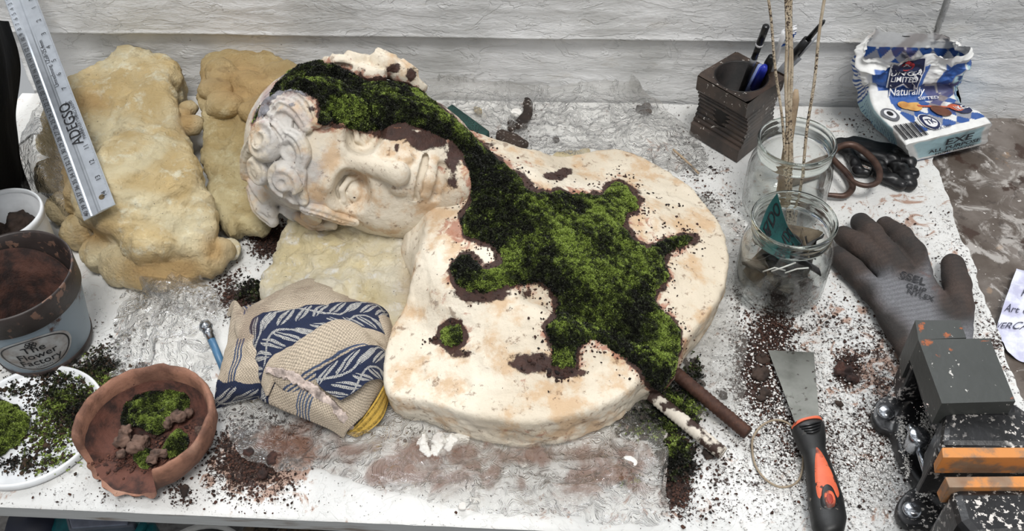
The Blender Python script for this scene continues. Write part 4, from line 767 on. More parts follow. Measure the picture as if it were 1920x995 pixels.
MB().add(*lathe([(rp_*.95, .086), (rp_*.98, .088), (rp_*.995, .112), (rp_*1.0, .117), (rp_*.985, .120), (rp_*.955, .118), (rp_*.93, .105), (rp_*.86, .05)], cp, 96)).build('rim', M_potb, pot, label='dark rim caked with clay')
u = np.linspace(0, 2*math.pi, 120); rr = np.linspace(0, 1, 40); A_, R_ = np.meshgrid(u, rr, indexing='ij'); zz = .030+.075*sstep(.35, 1.0, R_)*(0.55+.45*np.cos(A_-2.4)); G = np.stack([cp[0]+R_*rp_*(.78+.13*(zz/.118))*np.cos(A_), cp[1]+R_*rp_*(.78+.13*(zz/.118))*np.sin(A_), zz], -1); G[..., 2] += .006*fbm(G, 40, 4, 5)*np.clip(R_*4, 0, 1)*(R_ < .97)
m = Mt('red_clay_soil'); M_clay = m.end(m.bsdf(m.mix(m.ss(m.noise(40, 7, .65), .38, .62), lin((34, 20, 17)), lin((78, 48, 38))), .8, 0, m.bump(m.noise(120, 7, .7), .9, .003)))
cs = obj('clay_soil', G.reshape(-1, 3), grid_faces(120, 40), M_clay); tag(cs, 'dark red clay soil filling the grey plant pot', 'soil', kind='stuff')
lb = MB(); az0 = math.atan2(-1, .52); 
def cyl(v, zc, off=.0006): out = []; [out.append([cp[0]+(potr(zc+y)+off)*math.cos(az0+x/potr(zc)), cp[1]+(potr(zc+y)+off)*math.sin(az0+x/potr(zc)), zc+y]) for x, y in v]; return np.array(out)
disc = [(0, 0)]+[(.040*math.cos(a), .031*math.sin(a)) for a in np.linspace(0, 6.283, 49)[:-1]]
rings = [[(.040*k*math.cos(a), .031*k*math.sin(a)) for a in np.linspace(0, 6.283, 49)[:-1]] for k in (.02, .25, .5, .75, 1)]; Vd = np.concatenate([cyl(r_, .047, .0005) for r_ in rings]); Fd = [(k*48+i, k*48+(i+1) % 48, (k+1)*48+(i+1) % 48, (k+1)*48+i) for k in range(4) for i in range(48)]
MB().add(Vd, Fd).build('label_disc', plain('label_grey', (176, 178, 178), .6, c2=(140, 132, 126)), pot)
for k0, k1 in ((.88, .92),):
    V_ = np.concatenate([cyl([(.040*k*math.cos(a), .031*k*math.sin(a)) for a in np.linspace(0, 6.283, 97)[:-1]], .047, .0009) for k in (k0, k1)]); lb.add(V_, [(i, (i+1) % 96, 96+(i+1) % 96, 96+i) for i in range(96)])
for i, s in enumerate(('The', 'Flower', 'Factory')): text_on(lb, s, .0155, lambda v, i=i: cyl(v+[0, -i*.0125], .058, .0010), bold=.006)
text_on(lb, 'LONDON', .004, lambda v: cyl(v, .0235, .0010))
for a in np.linspace(0, 6.28, 7)[:-1]: text_on(lb, 'o', .012, lambda v, a=a: cyl(v+[.0035*math.cos(a), .0035*math.sin(a)], .068, .0010))
lb.build('label_print', M_ink, pot, False)
# white tray with loose moss
cw = P(58, 798, .004); rw = 136*mpp(58, 798, .004); cw[2] = 0; tr_ = thing('tray', 'round white plastic lid tray holding loose green moss', 'tray', cw)
MB().add(*lathe([(0, .0035), (rw*.9, .0035), (rw*.93, .006), (rw*.955, .0095), (rw*.985, .0105), (rw, .008), (rw*1.0, .002), (rw*.97, .0005), (0, .0005)], cw, 120)).build('dish', M_white, tr_)
MB().add(*tube([P(320, 694, .02)]*1+[P(195, 735, .018), P(192, 762, .02)], .0018, 8)).build('rim_chip', M_white, tr_) if False else None
# broken terracotta saucer
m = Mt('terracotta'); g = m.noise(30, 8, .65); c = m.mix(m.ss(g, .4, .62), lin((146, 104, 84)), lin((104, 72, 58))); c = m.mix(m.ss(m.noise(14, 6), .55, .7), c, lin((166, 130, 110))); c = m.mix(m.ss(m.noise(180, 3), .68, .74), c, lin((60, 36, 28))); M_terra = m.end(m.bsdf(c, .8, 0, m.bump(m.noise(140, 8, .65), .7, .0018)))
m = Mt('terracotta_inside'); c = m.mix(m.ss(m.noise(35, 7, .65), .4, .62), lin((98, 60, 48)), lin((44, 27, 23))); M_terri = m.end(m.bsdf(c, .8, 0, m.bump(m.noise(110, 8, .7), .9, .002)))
cdx = P(283, 815, .022); cdx[2] = 0; rdx = 131*mpp(283, 815, .04); dish = thing('clay_dish', 'broken terracotta dish with its front rim missing', 'dish', cdx)
na = 200; A_ = np.linspace(0, 2*math.pi, na, endpoint=False); prof = [(0, .006), (.35, .006), (.62, .009), (.78, .018), (.87, .034), (.895, .046), (.93, .052), (.97, .052), (1.0, .046), (.985, .030), (.90, .016), (.74, .003), (.5, .001), (0, .001)]
def brk(a):                                        # 1 where the wall stands, 0 where it is broken away
    d = math.degrees(a) % 360; j = 5*math.sin(a*13)+3*math.sin(a*31); return sstep(206+j, 196+j, d)+sstep(288+j, 300+j, d)
V = []
for a in A_:
    k = float(np.clip(brk(a), 0, 1)); cutr = .93+.025*math.sin(a*9)+.02*math.sin(a*23); zmx = .0085+.0012*math.sin(a*17)
    for r, z in prof:
        if k < 1: rr_ = min(r, cutr+(1-cutr)*k); z_ = min(z, zmx+(.052-zmx)*k)
        else: rr_, z_ = r, z
        V.append([cdx[0]+rdx*rr_*math.cos(a), cdx[1]+rdx*rr_*math.sin(a), z_+.001])
V = np.array(V); V[:, :2] += .0015*np.stack([fbm(V, 60, 3, 1), fbm(V, 60, 3, 2)], -1); V[:, 2] = np.maximum(V[:, 2]+.0008*fbm(V, 50, 3, 4), .0008); mm = len(prof)
Fin = [(i*mm+k, ((i+1) % na)*mm+k, ((i+1) % na)*mm+k+1, i*mm+k+1) for i in range(na) for k in range(mm-1)]
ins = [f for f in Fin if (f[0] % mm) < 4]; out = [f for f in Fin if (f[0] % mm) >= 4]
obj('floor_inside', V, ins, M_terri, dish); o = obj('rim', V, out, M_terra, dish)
M_rock = plain('red_brown_stone', (112, 88, 76), .9, bsc=260, bst=1, c2=(52, 40, 34))
for i, (x, y, r) in enumerate([(236, 818, .0100), (263, 834, .0090), (322, 788, .0090), (352, 776, .006), (376, 806, .006), (226, 850, .006), (300, 850, .007)]):
    chunk('stone', (x, y), .018, r, M_rock, ['largest brown stone at the left in the clay dish', 'brown stone right of the largest one in the clay dish', 'rounded brown stone beside the moss in the clay dish', 'small brown stone behind the moss in the clay dish', 'brown stone near the right wall of the clay dish', 'tiny brown stone at the far left of the clay dish', 'tiny brown stone below the moss in the clay dish'][i], 'stone', 'stones in the clay dish', seed=i+20, fl=.9)
# moss clumps: a lumpy pad plus leaves
def moss_clump(name, poly, zb, h, lab, grp, seed, n=5000, bright=.45, leaf=(.0016, .0032)):
    pl = smooth_path(np.array([P(x, y, zb+h*.5)[:2] for x, y in poly]), 3, True); pl = pl+.0022*np.stack([fbm(np.c_[pl, pl[:, :1]*0], 150, 2, seed), fbm(np.c_[pl, pl[:, :1]*0], 150, 2, seed+5)], -1)
    v = Vol(np.append(pl.min(0)-.006, zb-.003), np.append(pl.max(0)+.006, zb+h*2+.004), .0018)
    v.slabp(pl, zb, lambda X, Y: zb+h*(.75+.25*fbm(np.stack([X, Y, X*0], -1), 60, 3, seed)), h*.45, .002); V, Fc = v.mesh(); N = vnormals(V, Fc)
    V = V+N*((1-worley(V, 120, seed))*.004-.001)[:, None]; V[:, 2] = np.maximum(V[:, 2], zb); o = obj(name, V, Fc, M_mossb); tag(o, lab, 'moss', grp)
    S_, fi = tri_sample(V, Fc, n); Vt, Ft, ct_ = tufts(S_, vnormals(V, Fc)[Fc[fi, 0]], rng.uniform(*leaf, n), moss_cols(S_, bright)); Vt[:, 2] = np.maximum(Vt[:, 2], zb); obj('moss_leaves', Vt, Ft, M_moss, o, False, {'col': ct_}, kind='stuff'); return o
moss_clump('moss_clump', [(228,770),(240,752),(262,742),(280,728),(300,716),(322,712),(332,724),(345,735),(352,752),(340,764),(322,770),(316,790),(300,806),(282,806),(268,796),(250,792),(226,790)], .010, .016, 'large green moss clump in the broken clay dish', None, 3, 9000, .42)
moss_clump('moss_clump', [(318,820),(330,806),(346,812),(350,830),(338,848),(322,852),(308,842)], .010, .010, 'small dark moss clump right of the clay dish centre', None, 5, 2500, .36)
moss_clump('moss_clump', [(254,850),(270,842),(288,850),(286,864),(266,870),(252,862)], .009, .008, 'small moss clump at the front of the clay dish floor', None, 6, 2000, .42)
moss_clump('moss_clump', [(-30,745),(0,748),(24,762),(46,776),(48,800),(34,822),(10,840),(-30,850)], .005, .012, 'bright moss mound at the left of the white tray', None, 7, 8000, .55)
# chrome ball headed tool with blue handle
tl = thing('ball_stylus', 'small chrome ended tool with a blue handle tucked beside the towel', 'tool', P(398, 640, .02)); a, b = P(386, 612, .026), P(408, 664, .014)
d = (b-a)/np.linalg.norm(b-a); MB().add(*tube([a+d*s for s in (.004, .010, .011, .018)], [.006, .0062, .005, .005], 16)).build('collar', M_chrome, tl)
V, Fc = lathe([(0, -.008), (.005, -.0065), (.008, 0), (.0055, .006), (0, .008)], a, 20); MB().add(V, Fc).build('ball_head', M_chrome, tl)
MB().add(*tube([a+d*.016, b, b+d*.03-[0, 0, .004]], .0045, 14)).build('handle', plain('blue_handle', (74, 116, 150), .4), tl)
# loose moss, soil and plaster crumbs: nobody could count them
def spots(n, L, power=1.0):
    wts = np.array([s*s*a*b for x, y, a, b, s in L]); k = rng.choice(len(L), n, p=wts/wts.sum()); L = np.array(L); q = rng.normal(size=(n, 2))*.62; return L[k, 0]+q[:, 0]*L[k, 2], L[k, 1]+q[:, 1]*L[k, 3]
def crumbs(name, L, n, sz, c1, c2, lab, cat, mat, z=0.0, avoid=None, flat=.6, par=None):
    x, y = spots(n, L); P_ = PV(x, y, z); ok = (P_[:, 0] < XR-.004) & (P_[:, 1] > YF+.003) & (P_[:, 1] < WY-.006); pp = np.c_[x, y]
    for pl in (avoid or []): ok &= ~inpoly(pp, pl)
    P_ = P_[ok]; s = sz[0]*(sz[1]/sz[0])**(rng.random(len(P_))**2.2); P_[:, 2] = z+s*.35; t = rng.random((len(P_), 1)); V, Fc, cc = chunks(P_, s, np.array(lin(c1))*(1-t)+np.array(lin(c2))*t, flat); V[:, 2] = np.maximum(V[:, 2], z+.0002)
    o = obj(name, V, Fc, mat, None, False, {'col': cc}); tag(o, lab, cat, kind='stuff'); return o
M_soil = colmat('soil_grain', .95, .6, 600); AV = [[(720,690),(735,640),(785,545),(800,450),(900,262),(1158,283),(1290,345),(1366,468),(1350,545),(1240,712),(1100,830),(930,830),(790,805),(724,745)]]
crumbs('soil_crumbs', DIRT, 15000, (.0005, .0024), (24, 14, 11), (80, 50, 38), 'dark brown soil crumbs scattered over the white bench', 'soil', M_soil, avoid=AV)
crumbs('fine_dust_grains', [(1450,620,320,260,1),(1550,800,300,160,1),(150,700,180,160,.6),(1150,240,260,60,.6),(700,930,500,60,.4)], 5000, (.0005, .0012), (26, 20, 16), (90, 70, 60), 'fine dark specks dusting the bench all over', 'dirt', M_soil, avoid=AV)
crumbs('plaster_dust', [(1480,760,120,140,1),(1660,850,50,120,1),(1560,880,120,80,.7),(840,835,50,20,1),(1200,870,60,20,.5),(1170,240,200,60,.25)], 7000, (.0006, .0022), (232, 230, 226), (206, 202, 198), 'white plaster dust and grains around the tools', 'plaster', M_soil, z=.0006, avoid=AV)
TL = [(150,770,55,36,1),(110,750,40,30,.8),(190,690,24,30,.8),(90,820,40,26,.7),(60,870,60,20,.5),(150,700,60,24,.6),(120,860,30,12,.4),(30,730,40,16,.5),(100,700,60,10,.5),(200,720,12,30,.6)]
crumbs('tray_soil', TL, 3600, (.0008, .0036), (24, 18, 12), (70, 52, 36), 'dark soil crumbs among the moss on the white tray', 'soil', M_soil, z=.0036)
x, y = spots(2300, TL); Pm = PV(x, y, .0042); s = rng.uniform(.0018, .0036, len(Pm)); Pm[:, 2] += rng.random(len(Pm))*.004; V, Fc, cc = tufts(Pm, np.tile([0, 0, 1.], (len(Pm), 1)), s, moss_cols(Pm, .3), 6, .0012); tag(obj('tray_moss', V, Fc, M_moss, None, False, {'col': cc}), 'loose green moss sprigs strewn over the white tray', 'moss', kind='stuff')
ML = [(1255,780,26,40,1),(1270,860,22,24,1),(1235,790,14,20,.6),(480,548,26,14,.8),(1290,760,20,26,.7),(870,630,10,10,.2),(1190,780,30,30,.5),(1180,900,24,10,.4),(1300,700,14,24,.5)]
x, y = spots(2600, ML); Pm = PV(x, y, .003); Pm[:, 2] += rng.random(len(Pm))*.006; V, Fc, cc = tufts(Pm, np.tile([0, 0, 1.], (len(Pm), 1)), rng.uniform(.002, .0045, len(Pm)), moss_cols(Pm, .25), 6, .0014); tag(obj('loose_moss', V, Fc, M_moss, None, False, {'col': cc}), 'loose dark green moss around the iron rods', 'moss', kind='stuff')
crumbs('rod_soil', ML, 3000, (.001, .0055), (18, 14, 10), (60, 44, 32), 'dark peaty soil lumps around the iron rods', 'soil', M_soil, z=.002)
crumbs('dish_soil', [(370,770,22,40,1),(340,760,30,20,1),(300,850,60,24,.6),(215,870,30,14,.6),(260,870,60,14,.4)], 1500, (.0008, .003), (44, 26, 22), (104, 66, 52), 'red brown soil crumbs on the clay dish floor', 'soil', M_soil, z=.0085)
LUMP = [(258,340),(238,325)]
for i, (x, y, r, lab) in enumerate([(1208, 204, .009, 'round black soil lump on the sheet in front of the wall'), (1424, 700, .008, 'soil lump in the middle of the brown heap left of the scraper'), (1428, 668, .007, 'soil lump at the top of the brown heap left of the scraper'), (1430, 738, .007, 'soil lump at the bottom of the brown heap left of the scraper'),
  (1584, 690, .010, 'brown soil lump right of the scraper blade'), (1600, 712, .007, 'small soil lump at the foot of the lump right of the blade'), (1575, 757, .004, 'tiny soil lump below the one right of the scraper blade'), (1326, 848, .006, 'dark soil lump under the plastered iron rod'), (118, 662, .007, 'soil lump on the bench below the plant pot'), (1040, 262, .005, 'small lump on the sheet above the bust shoulder'), (1357, 740, .005, 'small soil lump on the flat sheet by the bare rod'), (345, 918, .006, 'soil lump in front of the broken clay dish'), (262, 690, .006, 'soil lump behind the broken clay dish'), (520, 858, .008, 'clay lump among the brown smears at the front'), (492, 890, .006, 'clay lump lowest among the brown smears at the front'), (466, 850, .006, 'clay lump leftmost among the brown smears at the front')]):
    chunk('soil_lump', (x, y), r*.4, r, M_clay if i in (4, 5, 13, 14, 15) else M_bark, lab, 'soil', 'soil lumps on the bench', seed=i+60)
for i, (x, y, r, lab) in enumerate([(1061, 322, .0035, ''), (1160, 317, .004, ''), (1142, 345, .004, ''), (1189, 356, .005, ''), (1250, 385, .005, ''), (1262, 388, .004, ''), (1276, 384, .005, ''), (1040, 330, .005, ''), (1188, 312, .004, ''), (945, 300, .004, '')][:0]): pass
# ================================================================ RIGHT END: TOOLS, JARS, BAG, GLOVE, VISE
# ribbed wooden pen holder
M_holder = specked('dark_stained_wood', (68, 55, 47), (200, 194, 186), .42, sc=170, thr=.63, k2=(32, 27, 25)); zt = .100
q = [P(1308, 142, zt), P(1402, 195, zt), P(1473, 140, zt), P(1379, 97, zt)]; q = np.array(q); qc = q.mean(0); hol = thing('pen_holder', 'square dark wooden pen holder with ribbed waisted sides', 'pen holder', (qc[0], qc[1], 0))
e1 = q[1]-q[0]; e1 /= np.linalg.norm(e1); e2 = q[3]-q[0]; e2 = e2-e1*(e2@e1); e2 /= np.linalg.norm(e2)
pr = [(0, .003)]; 
for k in range(61):
    z = zt-k/60*(zt-.001); t = k/60; ins = 0.0
    if .22 < t < .80: ins = .010*math.sin((t-.22)/.58*math.pi)**.7+.0016*(1 if int((t-.22)/.58*16) % 2 else -.3)
    else: ins = 0
    pr.append((z, ins))
V = []; Fc = []; nb_ = 0
for z, ins in pr[1:]:
    for i, p in enumerate(q):
        sgn = 1 if i in (0, 1) else -1; r = p+e2*sgn*ins; V.append([r[0], r[1], z])
m_ = len(pr)-1
for k in range(m_-1):
    for i in range(4): Fc.append((k*4+i, (k+1)*4+i, (k+1)*4+(i+1) % 4, k*4+(i+1) % 4))
Fc.append(tuple((m_-1)*4+i for i in range(4)))
NC = 48; rc = .30*np.linalg.norm(q[2]-q[0])*.98; base = len(V)
for i in range(NC): a = 2*math.pi*i/NC; p = qc+rc*(math.cos(a)*e1+math.sin(a)*e2); V.append([p[0], p[1], zt])
sq = []                                               # square rim points matching the circle
for i in range(NC):
    a = 2*math.pi*i/NC; dx, dy = math.cos(a), math.sin(a); w1, w2 = np.linalg.norm(q[1]-q[0])/2, np.linalg.norm(q[3]-q[0])/2; k = min(w1/abs(dx) if abs(dx) > 1e-6 else 9, w2/abs(dy) if abs(dy) > 1e-6 else 9); p = qc+k*(dx*e1+dy*e2); V.append([p[0], p[1], zt])
for i in range(NC): j = (i+1) % NC; Fc.append((base+i, base+j, base+NC+j, base+NC+i))
b_ = MB().add(V, Fc); o = b_.build('block', M_holder, hol, False)
MB().add(*lathe([(0, -.085), (rc*.98, -.085), (rc, 0), (rc+.0015, .0008), (rc+.002, 0)], [qc[0], qc[1], zt], 48)).build('cup', plain('dark_cup', (34, 28, 26), .5, c2=(16, 14, 13)), hol)
def inside(x, y, z): return P(x, y, z)
M_blk = plain('black_gloss', (18, 18, 20), .3, bst=.03); M_wh = plain('white_gloss', (226, 226, 228), .3, bst=.03); M_blu = plain('blue_plastic', (44, 58, 170), .3, bst=.03, c2=(36, 44, 150)); M_clr = plain('clear_grey_plastic', (150, 152, 156), .2, bst=.03)
def rod(name, pts, rs, mat, par=None, n=14, **k): return MB().add(*tube(pts, rs, n)).build(name, mat, par, **k)
def seg(a, b, t): return a+(b-a)*t
def pen(nm, lab, cat, bot, topp, grp=None): a, b = P(*bot[:2], bot[2]), P(*topp[:2], topp[2]); t = thing(nm, lab, cat, a, grp); return t, a, b
t, a, b = pen('marker_pen', 'slim black marker with a white ring standing in the pen holder', 'pen', (1388, 178, .045), (1437, 48, .190))
rod('barrel', [a, seg(a, b, .55)], [.0045, .0045], M_blk, t); rod('grip_band', [seg(a, b, .48), seg(a, b, .56)], .0047, M_clr, t); rod('ring', [seg(a, b, .74), seg(a, b, .765)], .0050, M_wh, t); rod('cap', [seg(a, b, .56), seg(a, b, .74)], .0042, M_blk, t); rod('end', [seg(a, b, .765), seg(a, b, .99), b], [.0048, .0046, .003], M_blk, t)
t, a, b = pen('ballpoint_pen', 'white and blue pen with a bright blue cap in the pen holder', 'pen', (1408, 178, .050), (1434, 124, .120))
rod('barrel', [a, seg(a, b, .5)], .0048, M_wh, t); rod('cap', [seg(a, b, .25), seg(a, b, .9), b], [.0062, .0056, .0036], M_blu, t); rod('clip', [seg(a, b, .3)+[-.006, -.002, .002], seg(a, b, .95)+[-.005, -.002, .002]], .0014, M_blu, t)
t, a, b = pen('ballpoint_pen', 'pale blue and white pen lying left of the blue capped one', 'pen', (1398, 176, .050), (1426, 124, .115)); rod('barrel', [a, b], .0042, plain('pale_blue', (150, 166, 220), .3), t); rod('stripe', [a+[.0035, -.003, 0], b+[.0035, -.003, 0]], .0014, M_wh, t)
t, a, b = pen('ink_brush', 'stubby black brush handle behind the blue capped pen', 'brush', (1424, 170, .050), (1446, 106, .135)); rod('handle', [a, seg(a, b, .8), b], [.005, .0065, .004], M_blk, t)
t, a, b = pen('toothbrush', 'white toothbrush with blue and white bristles in the pen holder', 'toothbrush', (1432, 168, .050), (1472, 60, .185))
rod('handle', [a, seg(a, b, .6), seg(a, b, .75), b], [.005, .0045, .003, .0045], M_wh, t); dr = (b-a)/np.linalg.norm(b-a); sd = np.cross(dr, fw); sd /= np.linalg.norm(sd)
M_bri = plain('blue_bristles', (40, 96, 180), .7, bst=.3, c2=(30, 70, 150)); nrm = -sd*.75-fw*.5; nrm /= np.linalg.norm(nrm); bw = np.cross(dr, nrm)
for k, (mt, wv) in enumerate(((M_bri, 0), (M_wh, 1), (M_bri, 0), (M_bri, 0), (M_wh, 1))):
    b2 = MB()
    for i in range(7):
        for j in range(3): p = seg(a, b, .80+.045*k+.006*i)+bw*(j-1)*.003; b2.add(*tube([p, p+nrm*.014+rng.normal(size=3)*.0007], .0008, 5))
    b2.build('bristle_tuft', mt, t)
t, a, b = pen('brush_pen', 'black pen with clear clip leaning right out of the holder', 'pen', (1440, 160, .050), (1546, 38, .175))
rod('barrel', [a, seg(a, b, .5)], .0046, M_clr, t); rod('grip', [seg(a, b, .45), seg(a, b, .72)], .0062, M_blk, t); rod('tip', [seg(a, b, .72), seg(a, b, .97), b], [.0036, .0028, .0014], M_blk, t); rod('clip', [seg(a, b, .5)+[.004, -.007, 0], seg(a, b, .82)+[.004, -.007, 0]], .0014, M_clr, t)
t, a, b = pen('pencil', 'thin grey pencil low at the right of the pen holder', 'pencil', (1440, 165, .055), (1500, 108, .100)); rod('shaft', [a, b], .0032, M_clr, t, 6)
# glass jars
m = Mt('jar_glass'); tr = m.n('ShaderNodeBsdfTransparent'); tr.inputs[0].default_value = (.965, .975, .97, 1); gl = m.n('ShaderNodeBsdfGlossy'); gl.inputs['Roughness'].default_value = .04; bb = m.bump(m.noise(24, 2), .25, .004); m.put(gl.inputs['Normal'], bb)
fr = m.n('ShaderNodeLayerWeight'); fr.inputs[0].default_value = .30; m.put(fr.inputs['Normal'], bb); edge_ = m.ma('POWER', fr.outputs[1], 1.6); dk = m.n('ShaderNodeBsdfTransparent'); dk.inputs[0].default_value = (.30, .32, .32, 1)
mx0 = m.n('ShaderNodeMixShader'); m.put(mx0.inputs[0], m.ma('POWER', fr.outputs[1], 3.0)); m.put(mx0.inputs[1], tr.outputs[0]); m.put(mx0.inputs[2], dk.outputs[0]); mx = m.n('ShaderNodeMixShader'); m.put(mx.inputs[0], m.ma('MULTIPLY_ADD', edge_, .8, .03, clamp=True)); m.put(mx.inputs[1], mx0.outputs[0]); m.put(mx.inputs[2], gl.outputs[0]); M_glass = m.end(mx.outputs[0])
m = Mt('thick_glass'); g_ = m.n('ShaderNodeBsdfGlass'); g_.inputs['IOR'].default_value = 1.45; g_.inputs['Roughness'].default_value = .0; g_.inputs[0].default_value = (.93, .95, .94, 1); M_rimglass = m.end(g_.outputs[0])
def jar(x, y, rpx, lab, haze):
    zr = .118; R = rpx*mpp(x, y, zr); c = P(x, y, zr); c[2] = 0; t = thing('glass_jar', lab, 'jar', c, 'wide mouthed glass jars')
    o_ = [(0, .002), (R*.86, .002), (R*1.0, .006), (R*1.09, .016), (R*1.10, .03), (R*1.10, .070), (R*1.06, .082), (R*.95, .090), (R*.90, .094)]
    MB().add(*lathe(o_, c, 96)).build('body', M_glass, t)
    MB().add(*lathe([(R*.86, .092), (R*1.04, .074), (R*1.055, .06), (R*1.05, .02), (R*.93, .009), (0, .007)], c, 96)).build('inner_wall', M_glass, t)
    m_rim = M_rimglass; MB().add(*lathe([(R*.90, .094), (R*.945, .096), (R*.96, .0985), (R*.935, .101), (R*.93, .105), (R*.96, .1075), (R*.935, .110), (R*.935, .112), (R*1.0, .1135), (R*1.005, .1165), (R*.97, .119), (R*.93, .118), (R*.90, .113), (R*.89, .094), (R*.90, .094)], c, 96)).build('rim', m_rim, t)
    return t, c, R
j1, c1, R1 = jar(1495, 263, 73, 'clear glass jar holding wooden sticks behind the other jar', 0)
j2, c2, R2 = jar(1490, 409, 80, 'front glass jar with a green strip and dark scraps', 1)
M_stick = specked('spotted_bamboo', (190, 176, 154), (62, 50, 42), .7, sc=420, thr=.52, k2=(160, 142, 118)); M_stick2 = plain('pale_wood', (178, 156, 128), .7, bsc=200, c2=(130, 112, 92))
for i, (xa, ya, xb, yb, r, h, lab) in enumerate([(1472, 300, 1437, -30, .0016, .40, 'thin bamboo stick leaning left out of the back jar'), (1476, 305, 1474, -30, .0018, .40, 'upright bamboo stick, left of the middle pair in the jar'), (1482, 306, 1480, -30, .0016, .40, 'spotted upright bamboo stick in the centre of the jar'), (1487, 308, 1484, -30, .0018, .40, 'bamboo stick touching the right side of the central ones'), (1511, 302, 1549, -30, .0018, .40, 'speckled bamboo stick leaning right out of the back jar')]):
    # the lower point is where the stick crosses the mouth; from there it runs down into the jar
    t_ = P(xb, yb, .30); m_ = P(xa, ya-20, .112); d = (t_-m_); bt = m_-d*(.100/d[2]); rr_ = np.linalg.norm(bt[:2]-c1[:2])
    if rr_ > R1*.9: bt[:2] = c1[:2]+(bt[:2]-c1[:2])*R1*.9/rr_
    pts = [bt+(t_-bt)*k for k in np.linspace(0, 1, 24)]; pts = [p+np.array([.0008*math.sin(k*.7+i), 0, 0]) for k, p in enumerate(pts)]; o = rod('bamboo_stick', pts, r, M_stick, None, 10); tag(o, lab, 'stick', 'sticks in the back jar')
t_ = P(1493, 168, .165); bt = np.array([c1[0]-.005, c1[1]-.005, .011]); o = rod('wooden_dowel', [bt, seg(bt, t_, .92), t_], [.0058, .0056, .0025], M_stick2, None, 12); tag(o, 'thicker pointed wooden dowel standing in the back jar', 'stick')
# contents of the front jar
M_sand = specked('green_abrasive', (22, 78, 76), (18, 44, 46), .9, sc=400, thr=.5, k2=(18, 62, 62)); M_sandt = plain('abrasive_edge', (190, 178, 150), .9)
S = Sheet([[(1440,415,.118),(1448,440,.085),(1460,480,.05)],[(1467,358,.140),(1478,420,.09),(1490,475,.05)],[(1497,440,.118),(1516,478,.085),(1520,500,.05)]][:2]+[[(1480,395,.125),(1500,440,.09),(1510,480,.055)]], 40, 40)
ss_ = thing('sandpaper_strip', 'green sandpaper strip with black lettering in the front jar', 'sandpaper', (c2[0], c2[1], .01))
A0, A1, B0, B1 = np.array([c2[0]-R2*.78, c2[1]-R2*.10, .104]), np.array([c2[0]-R2*.45, c2[1]+R2*.30, .142]), np.array([c2[0]+R2*.15, c2[1]-R2*.38, .060]), np.array([c2[0]+R2*.30, c2[1]+R2*.0, .078])
S = Sheet([[A0, (A0+A1)/2+[0, .006, 0], A1], [(A0+B0)/2+[-.0, -.002, -.012], (A0+A1+B0+B1)/4+[0, .010, -.006], (A1+B1)/2+[0, .004, -.012]], [B0, (B0+B1)/2+[0, .008, 0], B1]], 40, 40, world=True)
o = S.build('sheet', M_sand, ss_); solid(o, .0012, 0)
lt = MB()
for k, (s, uu, vv) in enumerate([('VDO', .22, .5), ('VDO', .66, .62), ('E', .20, .2), ('E', .62, .22)]): text_on(lt, s, .017, lambda v, uu=uu, vv=vv: S.at(uu-v[:, 1]/.06, vv+v[:, 0]/.05, .0), bold=.012)
for vv in lt.V: vv += -fw*.0018
lt.build('lettering', M_ink, ss_, False)
rgs = np.random.default_rng(5)
M_rag = plain('black_scrap', (40, 38, 36), .6, bsc=100, bst=.6, c2=(18, 17, 16)); M_tan = plain('soiled_scrap', (104, 92, 74), .8, bsc=100, bst=.8, c2=(62, 54, 44)); M_whs = plain('plaster_white', (232, 230, 224), .8, bsc=150, bst=.8, c2=(205, 200, 194))
for i in range(26):
    a = rgs.uniform(0, 6.28); r = R2*.66*math.sqrt(rgs.random()); z = .018+.0023*i; w_ = rgs.uniform(.020, .032); n1_, n2_ = rgs.normal(size=3), rgs.normal(size=3); n1_ /= np.linalg.norm(n1_); n2_ = np.cross(n1_, n2_); n2_ /= np.linalg.norm(n2_); n2_[2] *= .6
    c = np.array([c2[0]+r*math.cos(a), c2[1]+r*math.sin(a), z]); G3 = [[c+n1_*(u_-.5)*w_*2*.8+n2_*(v_-.5)*w_*1.6+rgs.normal(size=3)*.003 for v_ in (0, .5, 1)] for u_ in (0, .5, 1)]
    S = Sheet(G3, 24, 24, world=True); rad = np.linalg.norm(S.G[..., :2]-c2[:2], axis=-1); k_ = np.minimum(1, R2*.98/np.maximum(rad, 1e-6)); S.G[..., :2] = c2[:2]+(S.G[..., :2]-c2[:2])*k_[..., None]; S.G[..., 2] = np.clip(S.G[..., 2], .0095, .078)
    o = S.build('scrap', [M_rag, M_rag, M_tan, M_rag, M_rag][i % 5]); solid(o, .001, 0); tag(o, 'dark soiled scrap crumpled at the bottom of the front jar', 'scrap', 'dark scraps in the front jar')
C0 = np.array([c2[0], c2[1]-R2*.62, .055]); S = Sheet([[C0+[-.028, .004, -.012], C0+[-.022, -.004, .014], C0+[-.010, .006, .034]], [C0+[-.004, -.006, -.026], C0+[0, -.010, 0], C0+[.010, -.004, .024]], [C0+[.026, .010, -.020], C0+[.032, .004, -.002], C0+[.036, .012, .012]]], 60, 60, world=True); S.push(.0025*ridge(S.G, 60, 3, 4)); rad = np.linalg.norm(S.G[..., :2]-c2[:2], axis=-1); k_ = np.minimum(1, R2*.99/rad); S.G[..., :2] = c2[:2]+(S.G[..., :2]-c2[:2])*k_[..., None]
tag(S.build('plastic_packet', M_plastic, None, {'brown': S.u*0}), 'small clear plastic packet pressed against the front jar wall', 'packet')
for i, (dx, dy, z) in enumerate([(-.012, -.9, .082), (.004, -.86, .078), (-.02, -.8, .076)]):
    p = np.array([c2[0]+dx, c2[1]+dy*R2, z]); o = rod('zip_tie', [p+[-.012, -.002*0, -.006], p+[0, 0, .001], p+[.013, .002, .007-.006*i]], .0009, M_whs, None, 6); tag(o, ['thin white tie uppermost in the front jar', 'thin white tie in the middle of the front jar', 'thin white tie lowest in the front jar'][i], 'tie', 'white ties in the front jar')
